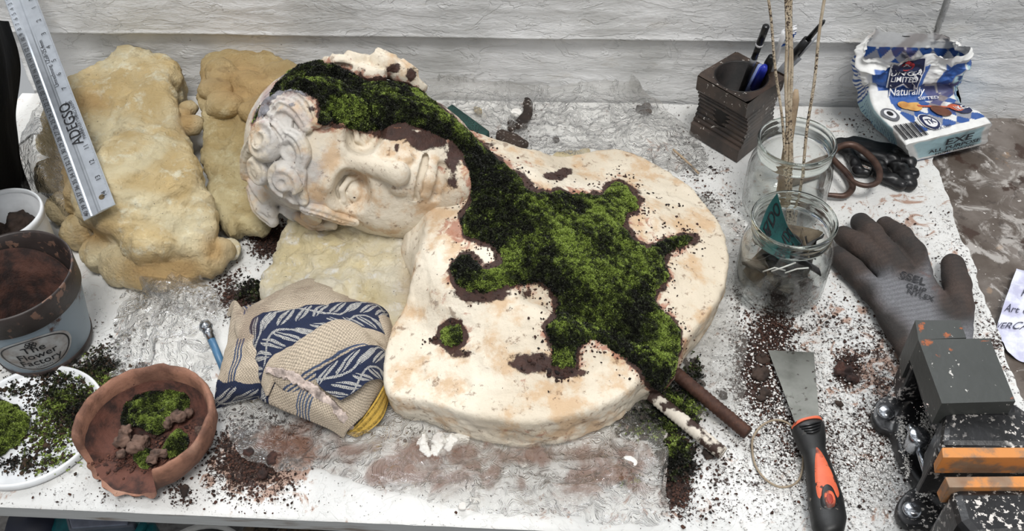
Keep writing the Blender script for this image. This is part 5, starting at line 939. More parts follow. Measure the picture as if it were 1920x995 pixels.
# iron scissors
M_iron = plain('brown_iron', (88, 66, 56), .45, .35, bsc=150, bst=.6, c2=(52, 38, 34)); sc_ = thing('scissors', 'old brown iron scissors with looped handles behind the jars', 'scissors', P(1580, 310, 0)); M_patina = plain('worn_iron', (132, 122, 108), .5, .3, c2=(96, 74, 60))
for pts, z0 in (([(1560,292),(1572,276),(1600,272),(1630,292),(1648,318),(1646,340),(1625,348),(1600,340),(1580,318),(1566,302)], .026), ([(1556,300),(1575,312),(1592,332),(1598,352),(1585,366),(1562,366),(1545,362),(1540,345)], .008)):
    pp_ = smooth_path([P(x, y, z0) for x, y in pts], 8, True); n = len(pp_); rr_ = .0040+.0009*np.sin(np.arange(n)/n*6.28); MB().add(*tube(pp_, rr_, 12, closed=True)).build('finger_loop', M_iron, sc_)
for a, b in (((1562, 292, .008), (1470, 330, .006)), ((1552, 318, .007), (1462, 350, .005))):
    A_, B_ = P(*a), P(*b); dd = (B_-A_)/np.linalg.norm(B_-A_); sd = np.cross(dd, [0, 0, 1]); V = []
    for t, w_ in ((0, .004), (.3, .006), (.7, .005), (1, .001)):
        c = seg(A_, B_, t); V += [c-sd*w_+[0, 0, .002], c+sd*w_+[0, 0, .002], c+sd*w_-[0, 0, .002], c-sd*w_-[0, 0, .002]]
    Fb = [(k*4+i, k*4+(i+1) % 4, (k+1)*4+(i+1) % 4, (k+1)*4+i) for k in range(3) for i in range(4)]+[(3, 2, 1, 0), (12, 13, 14, 15)]; MB().add(V, Fb).build('blade', M_patina, sc_, False)
MB().add(*lathe([(0, .004), (.004, .004), (.005, .002), (.005, -.002)], P(1512, 320, .010), 20)).build('pivot_screw', M_iron, sc_)
# black crumpled nitrile glove
M_nit = plain('black_nitrile', (20, 20, 22), .38, bsc=60, bst=.6, c2=(8, 8, 9)); nt = thing('disposable_glove', 'crumpled black disposable glove beside the scissors', 'glove', P(1650, 300, 0))
v = Vol(P(1560, 370, 0)-[.03, .03, .004], P(1730, 230, 0)+[.03, .03, .045], .0018)
v.slabp(smooth_path(plan([(1568,264),(1600,258),(1640,268),(1676,272),(1696,286),(1698,302),(1672,306),(1640,304),(1600,290),(1572,280)], .008), 3, True), .002, lambda X, Y: .011+0*X, .005, .003)
for pts, r in (([(1672,300),(1695,328),(1706,344)], .012), ([(1650,310),(1672,336),(1690,346)], .009), ([(1680,290),(1706,306),(1712,328)], .009), ([(1590,280),(1610,318),(1625,322)], .008), ([(1640,312),(1650,332),(1665,338)], .007)): v.chain([P(x, y, .008) for x, y in pts], [r*.6, r*.75, r*.6], .003)
V, Fc = v.mesh(); q_ = np.stack([(V[:, 0]*.95-V[:, 1]*.3)*.25, (V[:, 0]*.3+V[:, 1]*.95)*1.5, V[:, 2]*1.2], -1); V = V+vnormals(V, Fc)*(.0026*ridge(q_, 60, 3, 3, .4)+.0012*fbm(V, 60, 2, 3))[:, None]; V[:, 2] = np.maximum(V[:, 2], .0006); obj('glove_body', V, Fc, M_nit, nt)
# the flour bag: lofted rings from its flat base, up the bent body, to the crumpled open mouth
bag = thing('flour_bag', 'blue and white checked paper flour bag, open and slumped by the wall', 'bag', P(1740, 260, 0))
rings = [ # (left-bottom, right-bottom, right-top, left-top) per section, px py z
 [(1712,302,.003),(1848,268,.003),(1858,232,.044),(1700,272,.048)],
 [(1690,280,.003),(1842,250,.003),(1838,212,.052),(1680,246,.056)],
 [(1655,250,.003),(1820,228,.003),(1800,192,.060),(1648,214,.062)],
 [(1622,212,.010),(1800,204,.008),(1788,178,.066),(1634,190,.070)],
 [(1612,176,.030),(1794,178,.026),(1782,150,.082),(1628,158,.084)],
 [(1612,138,.322),(1796,140,.322),(1786,150,.278),(1620,152,.276)],
 [(1624,104,.326),(1790,106,.326),(1806,124,.282),(1618,128,.280)],
 [(1650,64,.325),(1778,70,.325),(1808,100,.278),(1626,108,.276)]]
rows = []
for r_ in rings:
    lb_, rb_, rt_, lt_ = [PW(k[0], k[1], k[2]) if k[2] > .2 else P(*k) for k in r_]; row = []
    for a_, b_2, n_ in ((lt_, rt_, 5), (rt_, rb_, 3), (rb_, lb_, 5), (lb_, lt_, 3)):
        for k in range(n_): row.append(seg(a_, b_2, k/n_))
    rows.append(row)
g = np.array(rows)                                   # [ring, around, 3]
NU, NV = 240, 200
g2 = cr1(g, NV); g2 = np.swapaxes(cr1(np.swapaxes(g2, 0, 1), NU, True), 0, 1)   # [NV, NU]
B = Sheet.__new__(Sheet); B.G = np.swapaxes(g2, 0, 1).copy(); B.nu, B.nv, B.closed = NU, NV, True; B.u, B.v = np.meshgrid(np.linspace(0, 1, NU, endpoint=False), np.linspace(0, 1, NV), indexing='ij')
amp = .0012+.0055*sstep(.35, .95, B.v); h = ridge(B.G, 30, 4, 8)*amp*1.1+fbm(B.G, 16, 2, 4)*amp; du = np.roll(B.G, -1, 0)-np.roll(B.G, 1, 0); dv = np.gradient(B.G, axis=1); nn = np.cross(du, dv); nn /= np.linalg.norm(nn, axis=-1)[..., None]+1e-12; cen = B.G.mean(0)[None]; sg = np.sign((nn*(B.G-cen)).sum(-1).mean()); BN = nn*sg
B.G = B.G+BN*h[..., None]; B.G[..., 1] = np.minimum(B.G[..., 1], WY-.012); B.G[..., 2] = np.maximum(B.G[..., 2], .002); B.G[..., 2] += (B.v > .97)*.006*fbm(B.G, 50, 2, 3)
# printed pattern: u in 0..5/16 is the top face, 5/16..8/16 the right side, 8/16..13/16 below, 13/16..1 the left side
blue, sky, wht, gry = [np.array(lin(k)) for k in ((46, 84, 150), (168, 200, 208), (226, 226, 224), (140, 142, 150))]
U, Vv = B.u*16, B.v; col = np.tile(wht, U.shape+(1,)); a_ = U/5.0; chk = (np.floor(a_*6+Vv*9) + np.floor(a_*6-Vv*9)); dia = (chk % 2 == 0)
col = np.where(dia[..., None], blue, col); col = np.where(((np.floor(a_*6+Vv*9) % 2 == 0) & ~dia)[..., None], gry*1.1, col)
topf_ = U < 5; mid = topf_ & (Vv > .46) & (Vv < .90); col = np.where(mid[..., None], np.where(((a_ < .10) | ((a_ > .66) & (a_ < .82)))[..., None], wht, blue*1.25), col)
low = topf_ & (Vv < .09); col = np.where(low[..., None], wht, col); bl2 = topf_ & (a_ < .22) & (Vv > .05) & (Vv < .5); col = np.where(bl2[..., None], wht, col); col = np.where((topf_ & (Vv > .37) & (Vv < .52) & (a_ > .2) & (a_ < .8))[..., None], blue*1.2, col)
left = U > 13; col = np.where(left[..., None], np.where((Vv < .5)[..., None], sky, np.where(((np.floor(Vv*60) % 2 == 0))[..., None], blue, wht)), col); col = np.where((left & (Vv < .16))[..., None], wht, col); col = np.where((Vv > .90)[..., None], wht, col); col = np.where(((U > 5) & (U < 8) & (Vv < .9))[..., None], np.where((dia)[..., None], blue, sky), col)
st_ = sstep(.4, .9, fbm(B.G, 30, 4, 50)); col = col*(1-.45*st_[..., None])+np.array(lin((120, 84, 66)))*.35*st_[..., None]
M_bag = colmat('printed_paper', .5, .35, 120, var=.08); o = obj('paper', B.G.reshape(-1, 3), grid_faces(NU, NV, True), M_bag, bag, True, {'col': col.reshape(-1, 3)})
# base panel
e_ = B.G[:, 0]; ce = e_.mean(0); K_ = 14; V = [ce+(e_-ce)*k/K_ for k in range(K_+1)]; V = np.array(V); bd = V.reshape(-1, 3)+.0006*fbm(V.reshape(-1, 3), 60, 3, 2)[:, None]
tcol = np.tile(sky*.95, (len(bd), 1)); fr_ = np.repeat(np.arange(K_+1)/K_, NU); tcol[fr_ > .84] = wht; bst_ = sstep(.3, .9, fbm(bd, 40, 4, 9)); tcol = tcol*(1-.4*bst_[:, None])+np.array(lin((120, 90, 70)))*.3*bst_[:, None]
obj('base_panel', bd, [(k*NU+i, k*NU+(i+1) % NU, (k+1)*NU+(i+1) % NU, (k+1)*NU+i) for k in range(K_) for i in range(NU)], M_bag, bag, True, {'col': tcol}, label='pale blue base panel')
lbp, rbp, rtp, ltp = [P(*k) for k in rings[0]]; bn = np.cross(rbp-lbp, ltp-lbp); bn /= np.linalg.norm(bn); bn *= np.sign(bn@(CAM-lbp))
def basept(u, v, off=.0022): return lbp*(1-u)*(1-v)+rbp*u*(1-v)+rtp*u*v+ltp*(1-u)*v+bn*off
M_navyink = plain('navy_ink', (24, 34, 74), .6, bst=0); ink = MB(); wdt = np.linalg.norm(rbp-lbp); hgt = np.linalg.norm(ltp-lbp)
text_on(ink, 'EXE', .024, lambda v: np.array([basept(.60+x/wdt, .66+y/hgt) for x, y in v]), bold=.02, shear=.2)
text_on(ink, 'ALL PURPOSE', .013, lambda v: np.array([basept(.55+x/wdt, .36+y/hgt) for x, y in v]), bold=.03, shear=.2); text_on(ink, 'HOME BAKING', .009, lambda v: np.array([basept(.55+x/wdt, .16+y/hgt) for x, y in v]), bold=.02, shear=.2); ink.build('base_lettering', plain('dark_ink', (40, 44, 52), .6, bst=0), bag, False)
def topp(a, v, off=.0016):                            # a across the top face 0..1, v along the bag
    x = np.clip(np.asarray(a, float)*5/16*NU, 0, NU*5/16); y = np.clip(np.asarray(v, float)*(NV-1), 0, NV-1.01); i, j = x.astype(int), y.astype(int); fx, fy = (x-i)[..., None], (y-j)[..., None]; i2 = (i+1) % NU
    return (B.G[i, j]*(1-fx)+B.G[i2, j]*fx)*(1-fy)+(B.G[i, j+1]*(1-fx)+B.G[i2, j+1]*fx)*fy+BN[i, j]*off
tw = np.linalg.norm(B.G[int(NU*5/16), NV//2]-B.G[0, NV//2]); tl = np.linalg.norm(np.diff(B.G[int(NU*2.5/16)], axis=0), axis=-1).sum()
def decal(name, shapes, mat, a0, v0, off=.002, res=0):
    b = MB()
    for sh in shapes:
        sh = np.array(sh, float); n = len(sh); c = sh.mean(0); L_ = [c+(sh-c)*k/5 for k in range(6)]; q_ = np.concatenate(L_); b.add(topp(a0+q_[:, 0]/tw, v0+q_[:, 1]/tl, off), [(k*n+i, k*n+(i+1) % n, (k+1)*n+(i+1) % n, (k+1)*n+i) for k in range(5) for i in range(n)])
    return b.build(name, mat, bag, False)
def circ(r, cx=0, cy=0, n=28, ry=None): return [(cx+r*math.cos(a), cy+(ry or r)*math.sin(a)) for a in np.linspace(0, 6.283, n, endpoint=False)]
def dense(p, m_=6): p = np.array(p, float); return [tuple(p[i]+(p[(i+1) % len(p)]-p[i])*k/m_) for i in range(len(p)) for k in range(m_)]
decal('banner', [dense([(-.021, .036), (.021, .036), (.021, -.020), (0, -.006), (-.021, -.020)])], plain('banner_edge', (226, 226, 230), .6, bst=0), .42, .76, .0024)
decal('banner', [dense([(-.0192, .035), (.0192, .035), (.0192, -.0165), (0, -.004), (-.0192, -.0165)])], M_navyink, .42, .76, .0030)
decal('emblem', [circ(.0085, 0, .026)], plain('emblem_red', (170, 40, 48), .6, bst=0), .42, .76, .0036)
ti = MB(); tf = lambda a0, v0, off=.0040: (lambda v: topp(a0+v[:, 0]/tw, v0+v[:, 1]/tl, off))
text_on(ti, 'X', .012, tf(.42, .76+.026/tl), bold=.02); text_on(ti, 'UNGA', .0135, tf(.42, .76+.010/tl), bold=.015); text_on(ti, 'LIMITED', .0095, tf(.42, .76-.000/tl), bold=.01); text_on(ti, 'Naturally', .014, tf(.40, .475), shear=.3, bold=.01); text_on(ti, 'SIFTED', .010, tf(.66, .40), bold=.02); ti.build('white_lettering', M_wh, bag, False)
decal('biscuit_picture', [circ(.013, -.012, .006, ry=.009), circ(.009, -.022, .010)], plain('biscuit', (214, 168, 96), .7, bst=.3, c2=(170, 110, 52)), .52, .27)
decal('spoon_picture', [dense([(-.010, .004), (.034, -.008), (.034, -.0105), (-.010, .0)]), circ(.008, .034, -.009, ry=.006)], plain('spoon_red', (190, 92, 62), .7, bst=.1), .56, .29, .0026)
decal('bun_picture', [circ(.010, .010, -.006, ry=.009)], plain('bun', (104, 62, 44), .7, bst=.3), .56, .26, .0030)
decal('weight_mark', [circ(.0095)], M_navyink, .88, .22, .0024); t1 = MB(); text_on(t1, '1KG', .0085, tf(.88, .22, .0034), bold=.02); t1.build('weight_lettering', M_wh, bag, False)
decal('quality_ring', [circ(.0115)], M_wh, .40, .15, .0022); decal('quality_ring', [circ(.0105)], M_navyink, .40, .15, .0028); decal('quality_ring', [circ(.0075)], M_wh, .40, .15, .0033); t1 = MB(); text_on(t1, 'TK', .009, tf(.40, .15, .0038), bold=.02); text_on(t1, 'SINCE 1908', .005, tf(.46, .085, .003), bold=.01); t1.build('quality_lettering', M_navyink, bag, False)
bc = MB(); x0 = .0
for i in range(15): w_ = [.0010, .0018, .0007][i % 3]; bc.add(topp(.02+np.array([x0, x0+w_, x0+w_, x0])/tw, .05+np.array([0, 0, .020, .020])/tl, .0022), [(0, 1, 2, 3)]); x0 += w_+.0009
bc.build('bar_code', M_ink, bag, False); decal('round_stamp', [circ(.009)], plain('stamp_grey', (96, 98, 104), .6, bst=0), .10, .26, .0024); decal('round_stamp', [circ(.006)], M_wh, .10, .26, .0028); decal('round_stamp', [circ(.0032)], M_ink, .10, .26, .0032)
sp = MB()
for k in range(14):
    for s in range(3): i0 = 13.5+.75*s; ii = [int((i0+dx)/16*NU) % NU for dx in (0, .55)]; j0 = int((.17+.022*k)*NV); sp.add([B.G[ii[0], j0]+BN[ii[0], j0]*.0014, B.G[ii[1], j0]+BN[ii[1], j0]*.0014, B.G[ii[1], j0+1]+BN[ii[1], j0]*.0014, B.G[ii[0], j0+1]+BN[ii[0], j0]*.0014], [(0, 1, 2, 3)])
sp.build('side_print', plain('print_teal', (70, 110, 150), .6, bst=0), bag, False)
# grey work glove
gv = thing('work_glove', 'grey knitted work glove with blackened fingertips beside the jars', 'glove', P(1690, 560, 0)); v = Vol(np.append(P(1540, 700, 0)[:2]-.02, -.004), np.append(P(1840, 400, 0)[:2]+.02, .06), .0022); HG = [[(1582,441),(1612,462),(1648,491),(1682,522)],[(1613,417),(1634,440),(1662,474),(1692,510)],[(1660,424),(1690,446),(1712,474),(1724,508)],[(1571,480),(1600,506),(1632,540),(1668,585)]]
v.slabp(smooth_path(plan([(1655,505),(1700,498),(1734,500),(1758,535),(1786,575),(1814,620),(1835,700),(1720,712),(1675,640),(1645,590),(1640,545)], .015), 3, True), .002, lambda X, Y: .026+0*X, .012, .004)
for f_, z_, r_ in zip(HG, ([.014, .018, .018, .016], [.015, .022, .022, .018], [.015, .021, .021, .016], [.012, .014, .014, .014]), (.0140, .0150, .0148, .0135)): v.chain([P(x, y, z) for (x, y), z in zip(f_, z_)], [r_*.82, r_, r_*1.02, r_*.95], .0035)
v.chain([P(1787, 496, .016), P(1794, 530, .018), P(1799, 575, .016), P(1802, 625, .014)], [.0135, .0150, .0145, .013], .004)
v.chain([P(1662, 600, .030), P(1700, 560, .033), P(1760, 590, .030)], [.004, .006, .004], .010, True) if False else None
V, Fc = v.mesh(); pp = proj(V); V = V+vnormals(V, Fc)*(fbm(V, 30, 3, 4)*.0012+ridge(V, 34, 3, 6)*.0007)[:, None]; V[:, 2] = np.maximum(V[:, 2], .001)
dk_ = np.clip(np.maximum.reduce([sstep(70, 25, np.hypot(pp[:, 0]-x, pp[:, 1]-y)) for x, y in ((1590,455),(1630,435),(1675,440),(1572,500),(1600,480),(1650,462),(1700,472),(1790,490),(1795,525),(1600,560),(1620,600),(1650,625),(1800,560),(1665,640))]), 0, 1)[:, None]; wob = np.clip(.5+.7*fbm(V, 45, 4, 8), 0, 1)[:, None]
cg = np.array(lin((112, 112, 116))); cb_ = np.array(lin((46, 42, 40))); cbr = np.array(lin((92, 72, 62))); t_2 = np.clip(dk_*1.15-.15*wob, 0, 1); gc = cg*(1-t_2)+(cb_*(1-.45*wob)+cbr*.45*wob)*t_2; rb = (np.sin(V[:, 0]*2600+V[:, 1]*900)*.5+.5)[:, None]; gc = gc*(.78+.3*rb); sp_ = ((fbm(V, 35, 3, 44) > .75)[:, None])*(1-t_2); gc = gc*(1-sp_*.6)+np.array(lin((96, 60, 50)))*sp_*.6
obj('knit_shell', V, Fc, colmat('knitted_nylon', .85, .9, 700, var=.35), gv, True, {'col': gc})
GV = V.copy()
def onglove(x, y, off=.0012):                         # top of the glove beneath a sight line
    o_ = P(x, y, .03); d2 = ((proj(GV)-[x, y])**2).sum(1); k = np.argsort(d2)[:60]; k = k[np.argmax(GV[k, 2])]; return P(x, y, GV[k, 2]+off)
lt = MB(); ug, vg = np.array([.93, .36]), np.array([.36, -.93])
for s, cx, cy, sz in (('SSEL', 1712, 522, 34), ('GRIP', 1718, 540, 24), ('NYLEX', 1726, 553, 22)):
    vv, ff = text(s, sz, bold=.02); vv = vv*[.8, .55]; z0 = .0305; lt.add(np.array([onglove(cx+x*.93-y*-.3, cy+x*.30*1-y*.93, .0018) for x, y in vv]), ff)
lt.build('print', M_ink, gv, False)
rod('cuff', smooth_path([P(1702, 664, .010), P(1712, 676, .014), P(1716, 700, .010), P(1704, 690, .006)], 6), .0045, plain('mustard_cuff', (190, 156, 70), .8, bsc=400, bst=.8), gv, label='mustard cuff edge')
# scraper
M_blade = specked('scraper_steel', (128, 128, 122), (52, 42, 38), .42, .7, thr=.6, sc=90, bst=.1, k2=(102, 102, 96)); kn = thing('scraper', 'putty scraper with steel blade and black and orange handle', 'scraper', P(1500, 760, 0))
o = MB().add(*prism([P(1440, 656, .0065), P(1526, 660, .0065), P(1537, 795, .015), P(1492, 795, .015)], [P(1440, 656, .0056), P(1526, 660, .0056), P(1537, 795, .0135), P(1492, 795, .0135)])).build('blade', M_blade, kn, False)
def hwid(t): return np.interp(t, [0, .06, .16, .26, .45, .68, .86, .96, 1], [27, 31, 27, 21, 26, 33, 33, 24, 8])
ha, hb_ = np.array([1512, 792.]), np.array([1560, 1012.]); hd = (hb_-ha)/np.linalg.norm(hb_-ha); hp = np.array([hd[1], -hd[0]]); nS = 60; rows = []
for t in np.linspace(0, 1, nS):
    cpx = ha+(hb_-ha)*t+hp*(4*math.sin(t*3.1)); wpx = hwid(t); hz = .017+.0*t; th = .0125*min(1, wpx/27)*np.interp(t, [0, .1, 1], [.75, 1, 1.05]); L_, R_2 = P(*(cpx-hp*wpx), hz), P(*(cpx+hp*wpx), hz); c = (L_+R_2)/2; s = (R_2-L_)/2; rows.append([c+s*math.cos(a)*(1 if True else 1)+np.array([0, 0, th*np.sign(math.sin(a))*abs(math.sin(a))**.8]) for a in np.linspace(0, 6.283, 29)[:-1]])
hv = np.array(rows).reshape(-1, 3); hv[:, 2] = np.maximum(hv[:, 2], .0012); HF = [(i*28+k, i*28+(k+1) % 28, (i+1)*28+(k+1) % 28, (i+1)*28+k) for i in range(nS-1) for k in range(28)]+[tuple(range(27, -1, -1)), tuple(range((nS-1)*28, nS*28))]
M_hb = specked('black_rubber', (30, 30, 30), (120, 110, 100), .5, sc=120, thr=.66, k2=(16, 16, 16)); obj('grip', hv, HF, M_hb, kn); M_or = specked('orange_rubber', (214, 104, 70), (52, 28, 22), .55, sc=75, thr=.55, k2=(196, 88, 58))
def hz_top(t, o_): w_ = hwid(t); k = np.clip(o_/w_, -1, 1); return .017+.0125*min(1, w_/27)*np.interp(t, [0, .1, 1], [.75, 1, 1.05])*abs(math.sqrt(1-k*k))**.8
def onh(t, o_, off=.0008): cpx = ha+(hb_-ha)*t+hp*(4*math.sin(t*3.1)+o_); z = hz_top(t, o_); w0 = hwid(t); base_ = P(*(ha+(hb_-ha)*t+hp*(4*math.sin(t*3.1)-w0)), .017); r2 = P(*(ha+(hb_-ha)*t+hp*(4*math.sin(t*3.1)+w0)), .017); c = (base_+r2)/2; s = (r2-base_)/2; p = c+s*(o_/w0); p[2] = z+off; return p
def inlay(name, pts, mat, off=.0010, **k):
    sh = smooth_path(np.array(pts, float), 4, True); n = len(sh); c = sh.mean(0); V = [onh(*(c+(sh-c)*q_/6), off if q_ < 6 else off-.0014) for q_ in range(7) for sh in [sh][:1] for _ in [0]] if False else [onh(*(c+(s_-c)*q_/6), off if q_ < 6 else off-.0014) for q_ in range(7) for s_ in sh]
    return obj(name, V, [(k_*n+i, k_*n+(i+1) % n, (k_+1)*n+(i+1) % n, (k_+1)*n+i) for k_ in range(6) for i in range(n)], mat, kn, True, **k)
inlay('inlay', [(.25, 0), (.30, 7), (.42, 14), (.56, 20), (.68, 23), (.72, 16), (.72, 0), (.70, -14), (.66, -20), (.52, -18), (.38, -11), (.30, -5)], M_or, label='orange soft inlay'); inlay('thumb_rest', [(.58, 0), (.61, 10), (.68, 15), (.76, 16), (.80, 0), (.76, -15), (.68, -15), (.61, -10)], M_hb, .0015)
inlay('hole_ring', [(.64, 0), (.66, 9), (.72, 12), (.775, 9), (.79, 0), (.775, -8), (.72, -10), (.66, -8)], M_or, .0021, label='orange ring of the hanging hole'); inlay('hanging_hole', [(.67, 0), (.685, 5), (.72, 7), (.755, 5), (.765, 0), (.755, -4), (.72, -6), (.685, -5)], plain('hole_red', (150, 50, 36), .4), .0027, label='deep orange hanging hole')
inlay('collar', [(.0, -25), (-.0, 0), (.0, 25), (.028, 29), (.022, 10), (.02, -8), (.028, -29)], M_or, .0018, label='orange collar')
for k, (tt, w_) in enumerate(((.07, 20), (.095, 18), (.12, 15), (.142, 12))): rod('grip_rib', smooth_path([onh(tt-.012, -w_, .0004), onh(tt, -w_*.5, .0010), onh(tt+.004, 0, .0012), onh(tt, w_*.5, .0010), onh(tt-.012, w_, .0004)], 4), .0011, M_blk, kn, 6)
# elastic band, cotton cord
bp = smooth_path([P(x, y, .0022) for x, y in [(1410,832),(1416,812),(1432,795),(1455,787),(1480,795),(1500,822),(1506,855),(1502,890),(1488,908),(1460,912),(1432,895),(1415,868)]], 8, True)
o = MB().add(*tube(bp, .0012, 8, closed=True)).build('elastic_band', plain('beige_rubber', (150, 134, 112), .6, bst=.1)); tag(o, 'thin beige elastic band looping left of the scraper handle', 'band')
o = rod('cord', smooth_path([P(1248, 806, .004), P(1246, 830, .003), P(1248, 870, .004), P(1246, 905, .003), P(1240, 940, .003)], 8), [.0028]*6+[.0017]*27, plain('white_cord', (204, 196, 190), .9, bsc=300, bst=.8)); tag(o, 'short grubby white cord with knotted end right of the large plastic sheet', 'cord')
# green abrasive block, bark and foam scraps behind the bust
M_ab = specked('dark_green_abrasive', (40, 76, 70), (20, 34, 32), .9, sc=500, thr=.5, k2=(30, 58, 54)); ab = thing('sanding_block', 'dark green sanding sponge lying behind the neck of the bust', 'sanding block', P(880, 235, 0)); o = rslab([(832, 205), (848, 194), (918, 245), (904, 262)], .028, .004, 'sponge', M_ab, ab, .002); rslab([(832.5, 205.5), (848, 195), (917.5, 245), (904, 261.5)], .0245, .0038, 'backing', plain('tan_backing', (176, 144, 100), .9), ab, .001)
def scrap(name, poly, z, th, mat, lab, cat, wr=.002, seed=0):
    pl = smooth_path(plan(poly, z), 3, True); v = Vol(np.append(pl.min(0)-.006, z-.004), np.append(pl.max(0)+.006, z+th*3+.004), .0012); v.slabp(pl, z, lambda X, Y: z+th+wr*fbm(np.stack([X, Y, X*0], -1), 60, 2, seed), th*.4, .001)
    V, Fc = v.mesh(); V = V+vnormals(V, Fc)*(fbm(V, 120, 3, seed)*th*.15)[:, None]; V[:, 2] = np.maximum(V[:, 2], .0006); return tag(obj(name, V, Fc, mat), lab, cat)
M_brk = specked('peaty_bark', (58, 46, 38), (190, 184, 178), .9, sc=240, thr=.6, k2=(34, 26, 22))
scrap('bark_piece', [(983,190),(994,192),(1000,204),(996,222),(985,240),(970,244),(962,238),(972,226),(980,212)], .004, .008, M_brk, 'curved dark bark piece on the sheet near the wall', 'bark', seed=3)
scrap('bark_piece', [(935,250),(950,252),(975,262),(992,274),(985,282),(960,282),(940,272),(930,262)], .004, .008, M_brk, 'flat dark bark piece right of the green sanding block', 'bark', seed=4)
scrap('bark_piece', [(952,232),(962,230),(968,240),(962,250),(952,246)], .004, .006, M_brk, 'small bark bit touching the curved bark piece', 'bark', seed=5)
scrap('foam_scrap', [(1036,302),(1040,292),(1062,288),(1085,286),(1100,282),(1106,290),(1085,300),(1060,304)], .004, .006, M_foam1, 'thin tan foam flake behind the bust shoulder', 'foam', seed=6)
scrap('foam_scrap', [(888,206),(896,204),(904,210),(902,216),(892,214)], .004, .005, M_foam3, 'tiny orange foam crumb above the green sanding block', 'foam', seed=7)
scrap('plaster_flake', [(958,212),(972,206),(980,212),(974,220),(962,220)], .004, .004, M_whs, 'white plaster flake on the bark piece by the wall', 'plaster', seed=8)
o = rod('twig', smooth_path([P(1262, 280, .006), P(1285, 300, .007), P(1310, 325, .005)], 5), .0016, M_stick2); tag(o, 'thin dry twig on the bench left of the pen holder', 'twig')
FL = [([(835,818),(878,814),(876,838),(850,832)], 'flat white plaster flake at the front edge of the bust'), ([(985,846),(998,844),(1000,858),(996,868),(988,862)], 'white plaster flake lying on the plastic sheet below the chest'), ([(972,862),(984,860),(990,870),(982,878),(974,872)], 'white plaster flake left of its neighbour on the sheet'), ([(1168,858),(1182,856),(1196,866),(1190,876),(1174,872)], 'white plaster ring chip at the right of the sheet'), ([(862,944),(872,942),(874,956),(860,956)], 'triangular white chip at the front edge of the bench'), ([(880,932),(896,934),(902,942),(884,944)], 'white chip right of the triangular chip')]
for i, (pl, lab) in enumerate(FL): scrap('plaster_flake', pl, .007 if i < 4 else .004, .003, M_whs, lab, 'plaster', .001, seed=30+i)
for i in range(14):
    x, y = 786+rng.random()*80, 822+rng.random()*26; r = rng.uniform(.004, .008); chunk('plaster_lump', (x, y), .008, r, M_whs, 'crumbly white plaster lump in the pile before the bust', 'plaster', 'plaster crumbs piled before the bust', seed=100+i)
# written paper sheet
m = Mt('blotted_paper'); M_pap = m.end(m.bsdf(m.mix(m.ss(m.noise(18, 6, .6), .5, .62), lin((214, 216, 230)), lin((180, 180, 204))), .7, 0, m.bump(m.noise(30, 5), .6, .002))); pa = thing('paper_sheet', 'torn handwritten sheet of paper on the stained side table', 'paper', P(1900, 590, -.01))
S = Sheet([[(1905,505,-.004),(1885,560,-.002),(1868,615,-.004),(1870,632,-.008)],[(1950,515,-.006),(1945,570,-.002),(1935,620,-.004),(1900,670,-.009)],[(2020,530,-.008),(2010,580,-.004),(2000,640,-.005),(1990,700,-.009)]], 80, 80); S.push(.003*ridge(S.G, 24, 3, 3), (0, 0, 1)); S.G[..., 2] = np.maximum(S.G[..., 2], -.0105); S.build('sheet', M_pap, pa)
lt = MB()
for s, u_, v_, sz in (('Art Can', .30, .45, .018), ('VERCAST', .28, .66, .018), ('PAINT', .42, .26, .015)):
    text_on(lt, s, sz, lambda v, u_=u_, v_=v_: S.at(u_+v[:, 0]/.12, v_-v[:, 1]/.13, 0)+[0, 0, .0016], shear=.3)
lt.build('handwriting', plain('ink_grey', (60, 60, 78), .7, bst=0), pa, False)
# bench vise
M_cast = specked('black_cast_iron', (34, 34, 36), (206, 200, 194), .4, sc=170, thr=.56, bst=.5, k2=(16, 16, 17)); M_anv = specked('worn_anvil_steel', (82, 84, 82), (210, 206, 200), .45, sc=110, thr=.68, k2=(66, 68, 66)); m = Mt('rusty_steel'); M_jaw = m.end(m.bsdf(m.mix(m.ss(m.noise(28, 6, .6), .44, .56), lin((200, 132, 70)), m.mix(m.noise(90, 4), lin((150, 134, 114)), lin((120, 78, 48)))), .55, .1, m.bump(m.noise(120, 5), .4, .001)))
m = Mt('anvil_rust'); rr_ = m.ss(m.ma('ADD', m.ma('MULTIPLY', m.noise(48, 9, .8), 1.5), m.ma('MULTIPLY', m.at('rust'), .36)), 1.06, 1.14); base_ = m.mix(m.noise(14, 5), lin((80, 82, 80)), lin((62, 64, 62))); spk = m.ss(m.noise(190, 3), .68, .72); M_anv = m.end(m.bsdf(m.mix(rr_, m.mix(spk, base_, lin((200, 196, 190))), m.mix(m.noise(90, 4), lin((188, 108, 66)), lin((120, 70, 48)))), .45, .3, m.bump(m.ma('ADD', m.noise(160, 5), rr_), .4, .001)))
vs = thing('bench_vise', 'black cast iron bench vise with rusty jaws at the right front corner', 'vise', P(1800, 850, 0))
def vslab(poly, zt, zb, name, mat, bv=.002, par=None, **k): return rslab(poly, zt, zb, name, mat, par or vs, bv, **k)
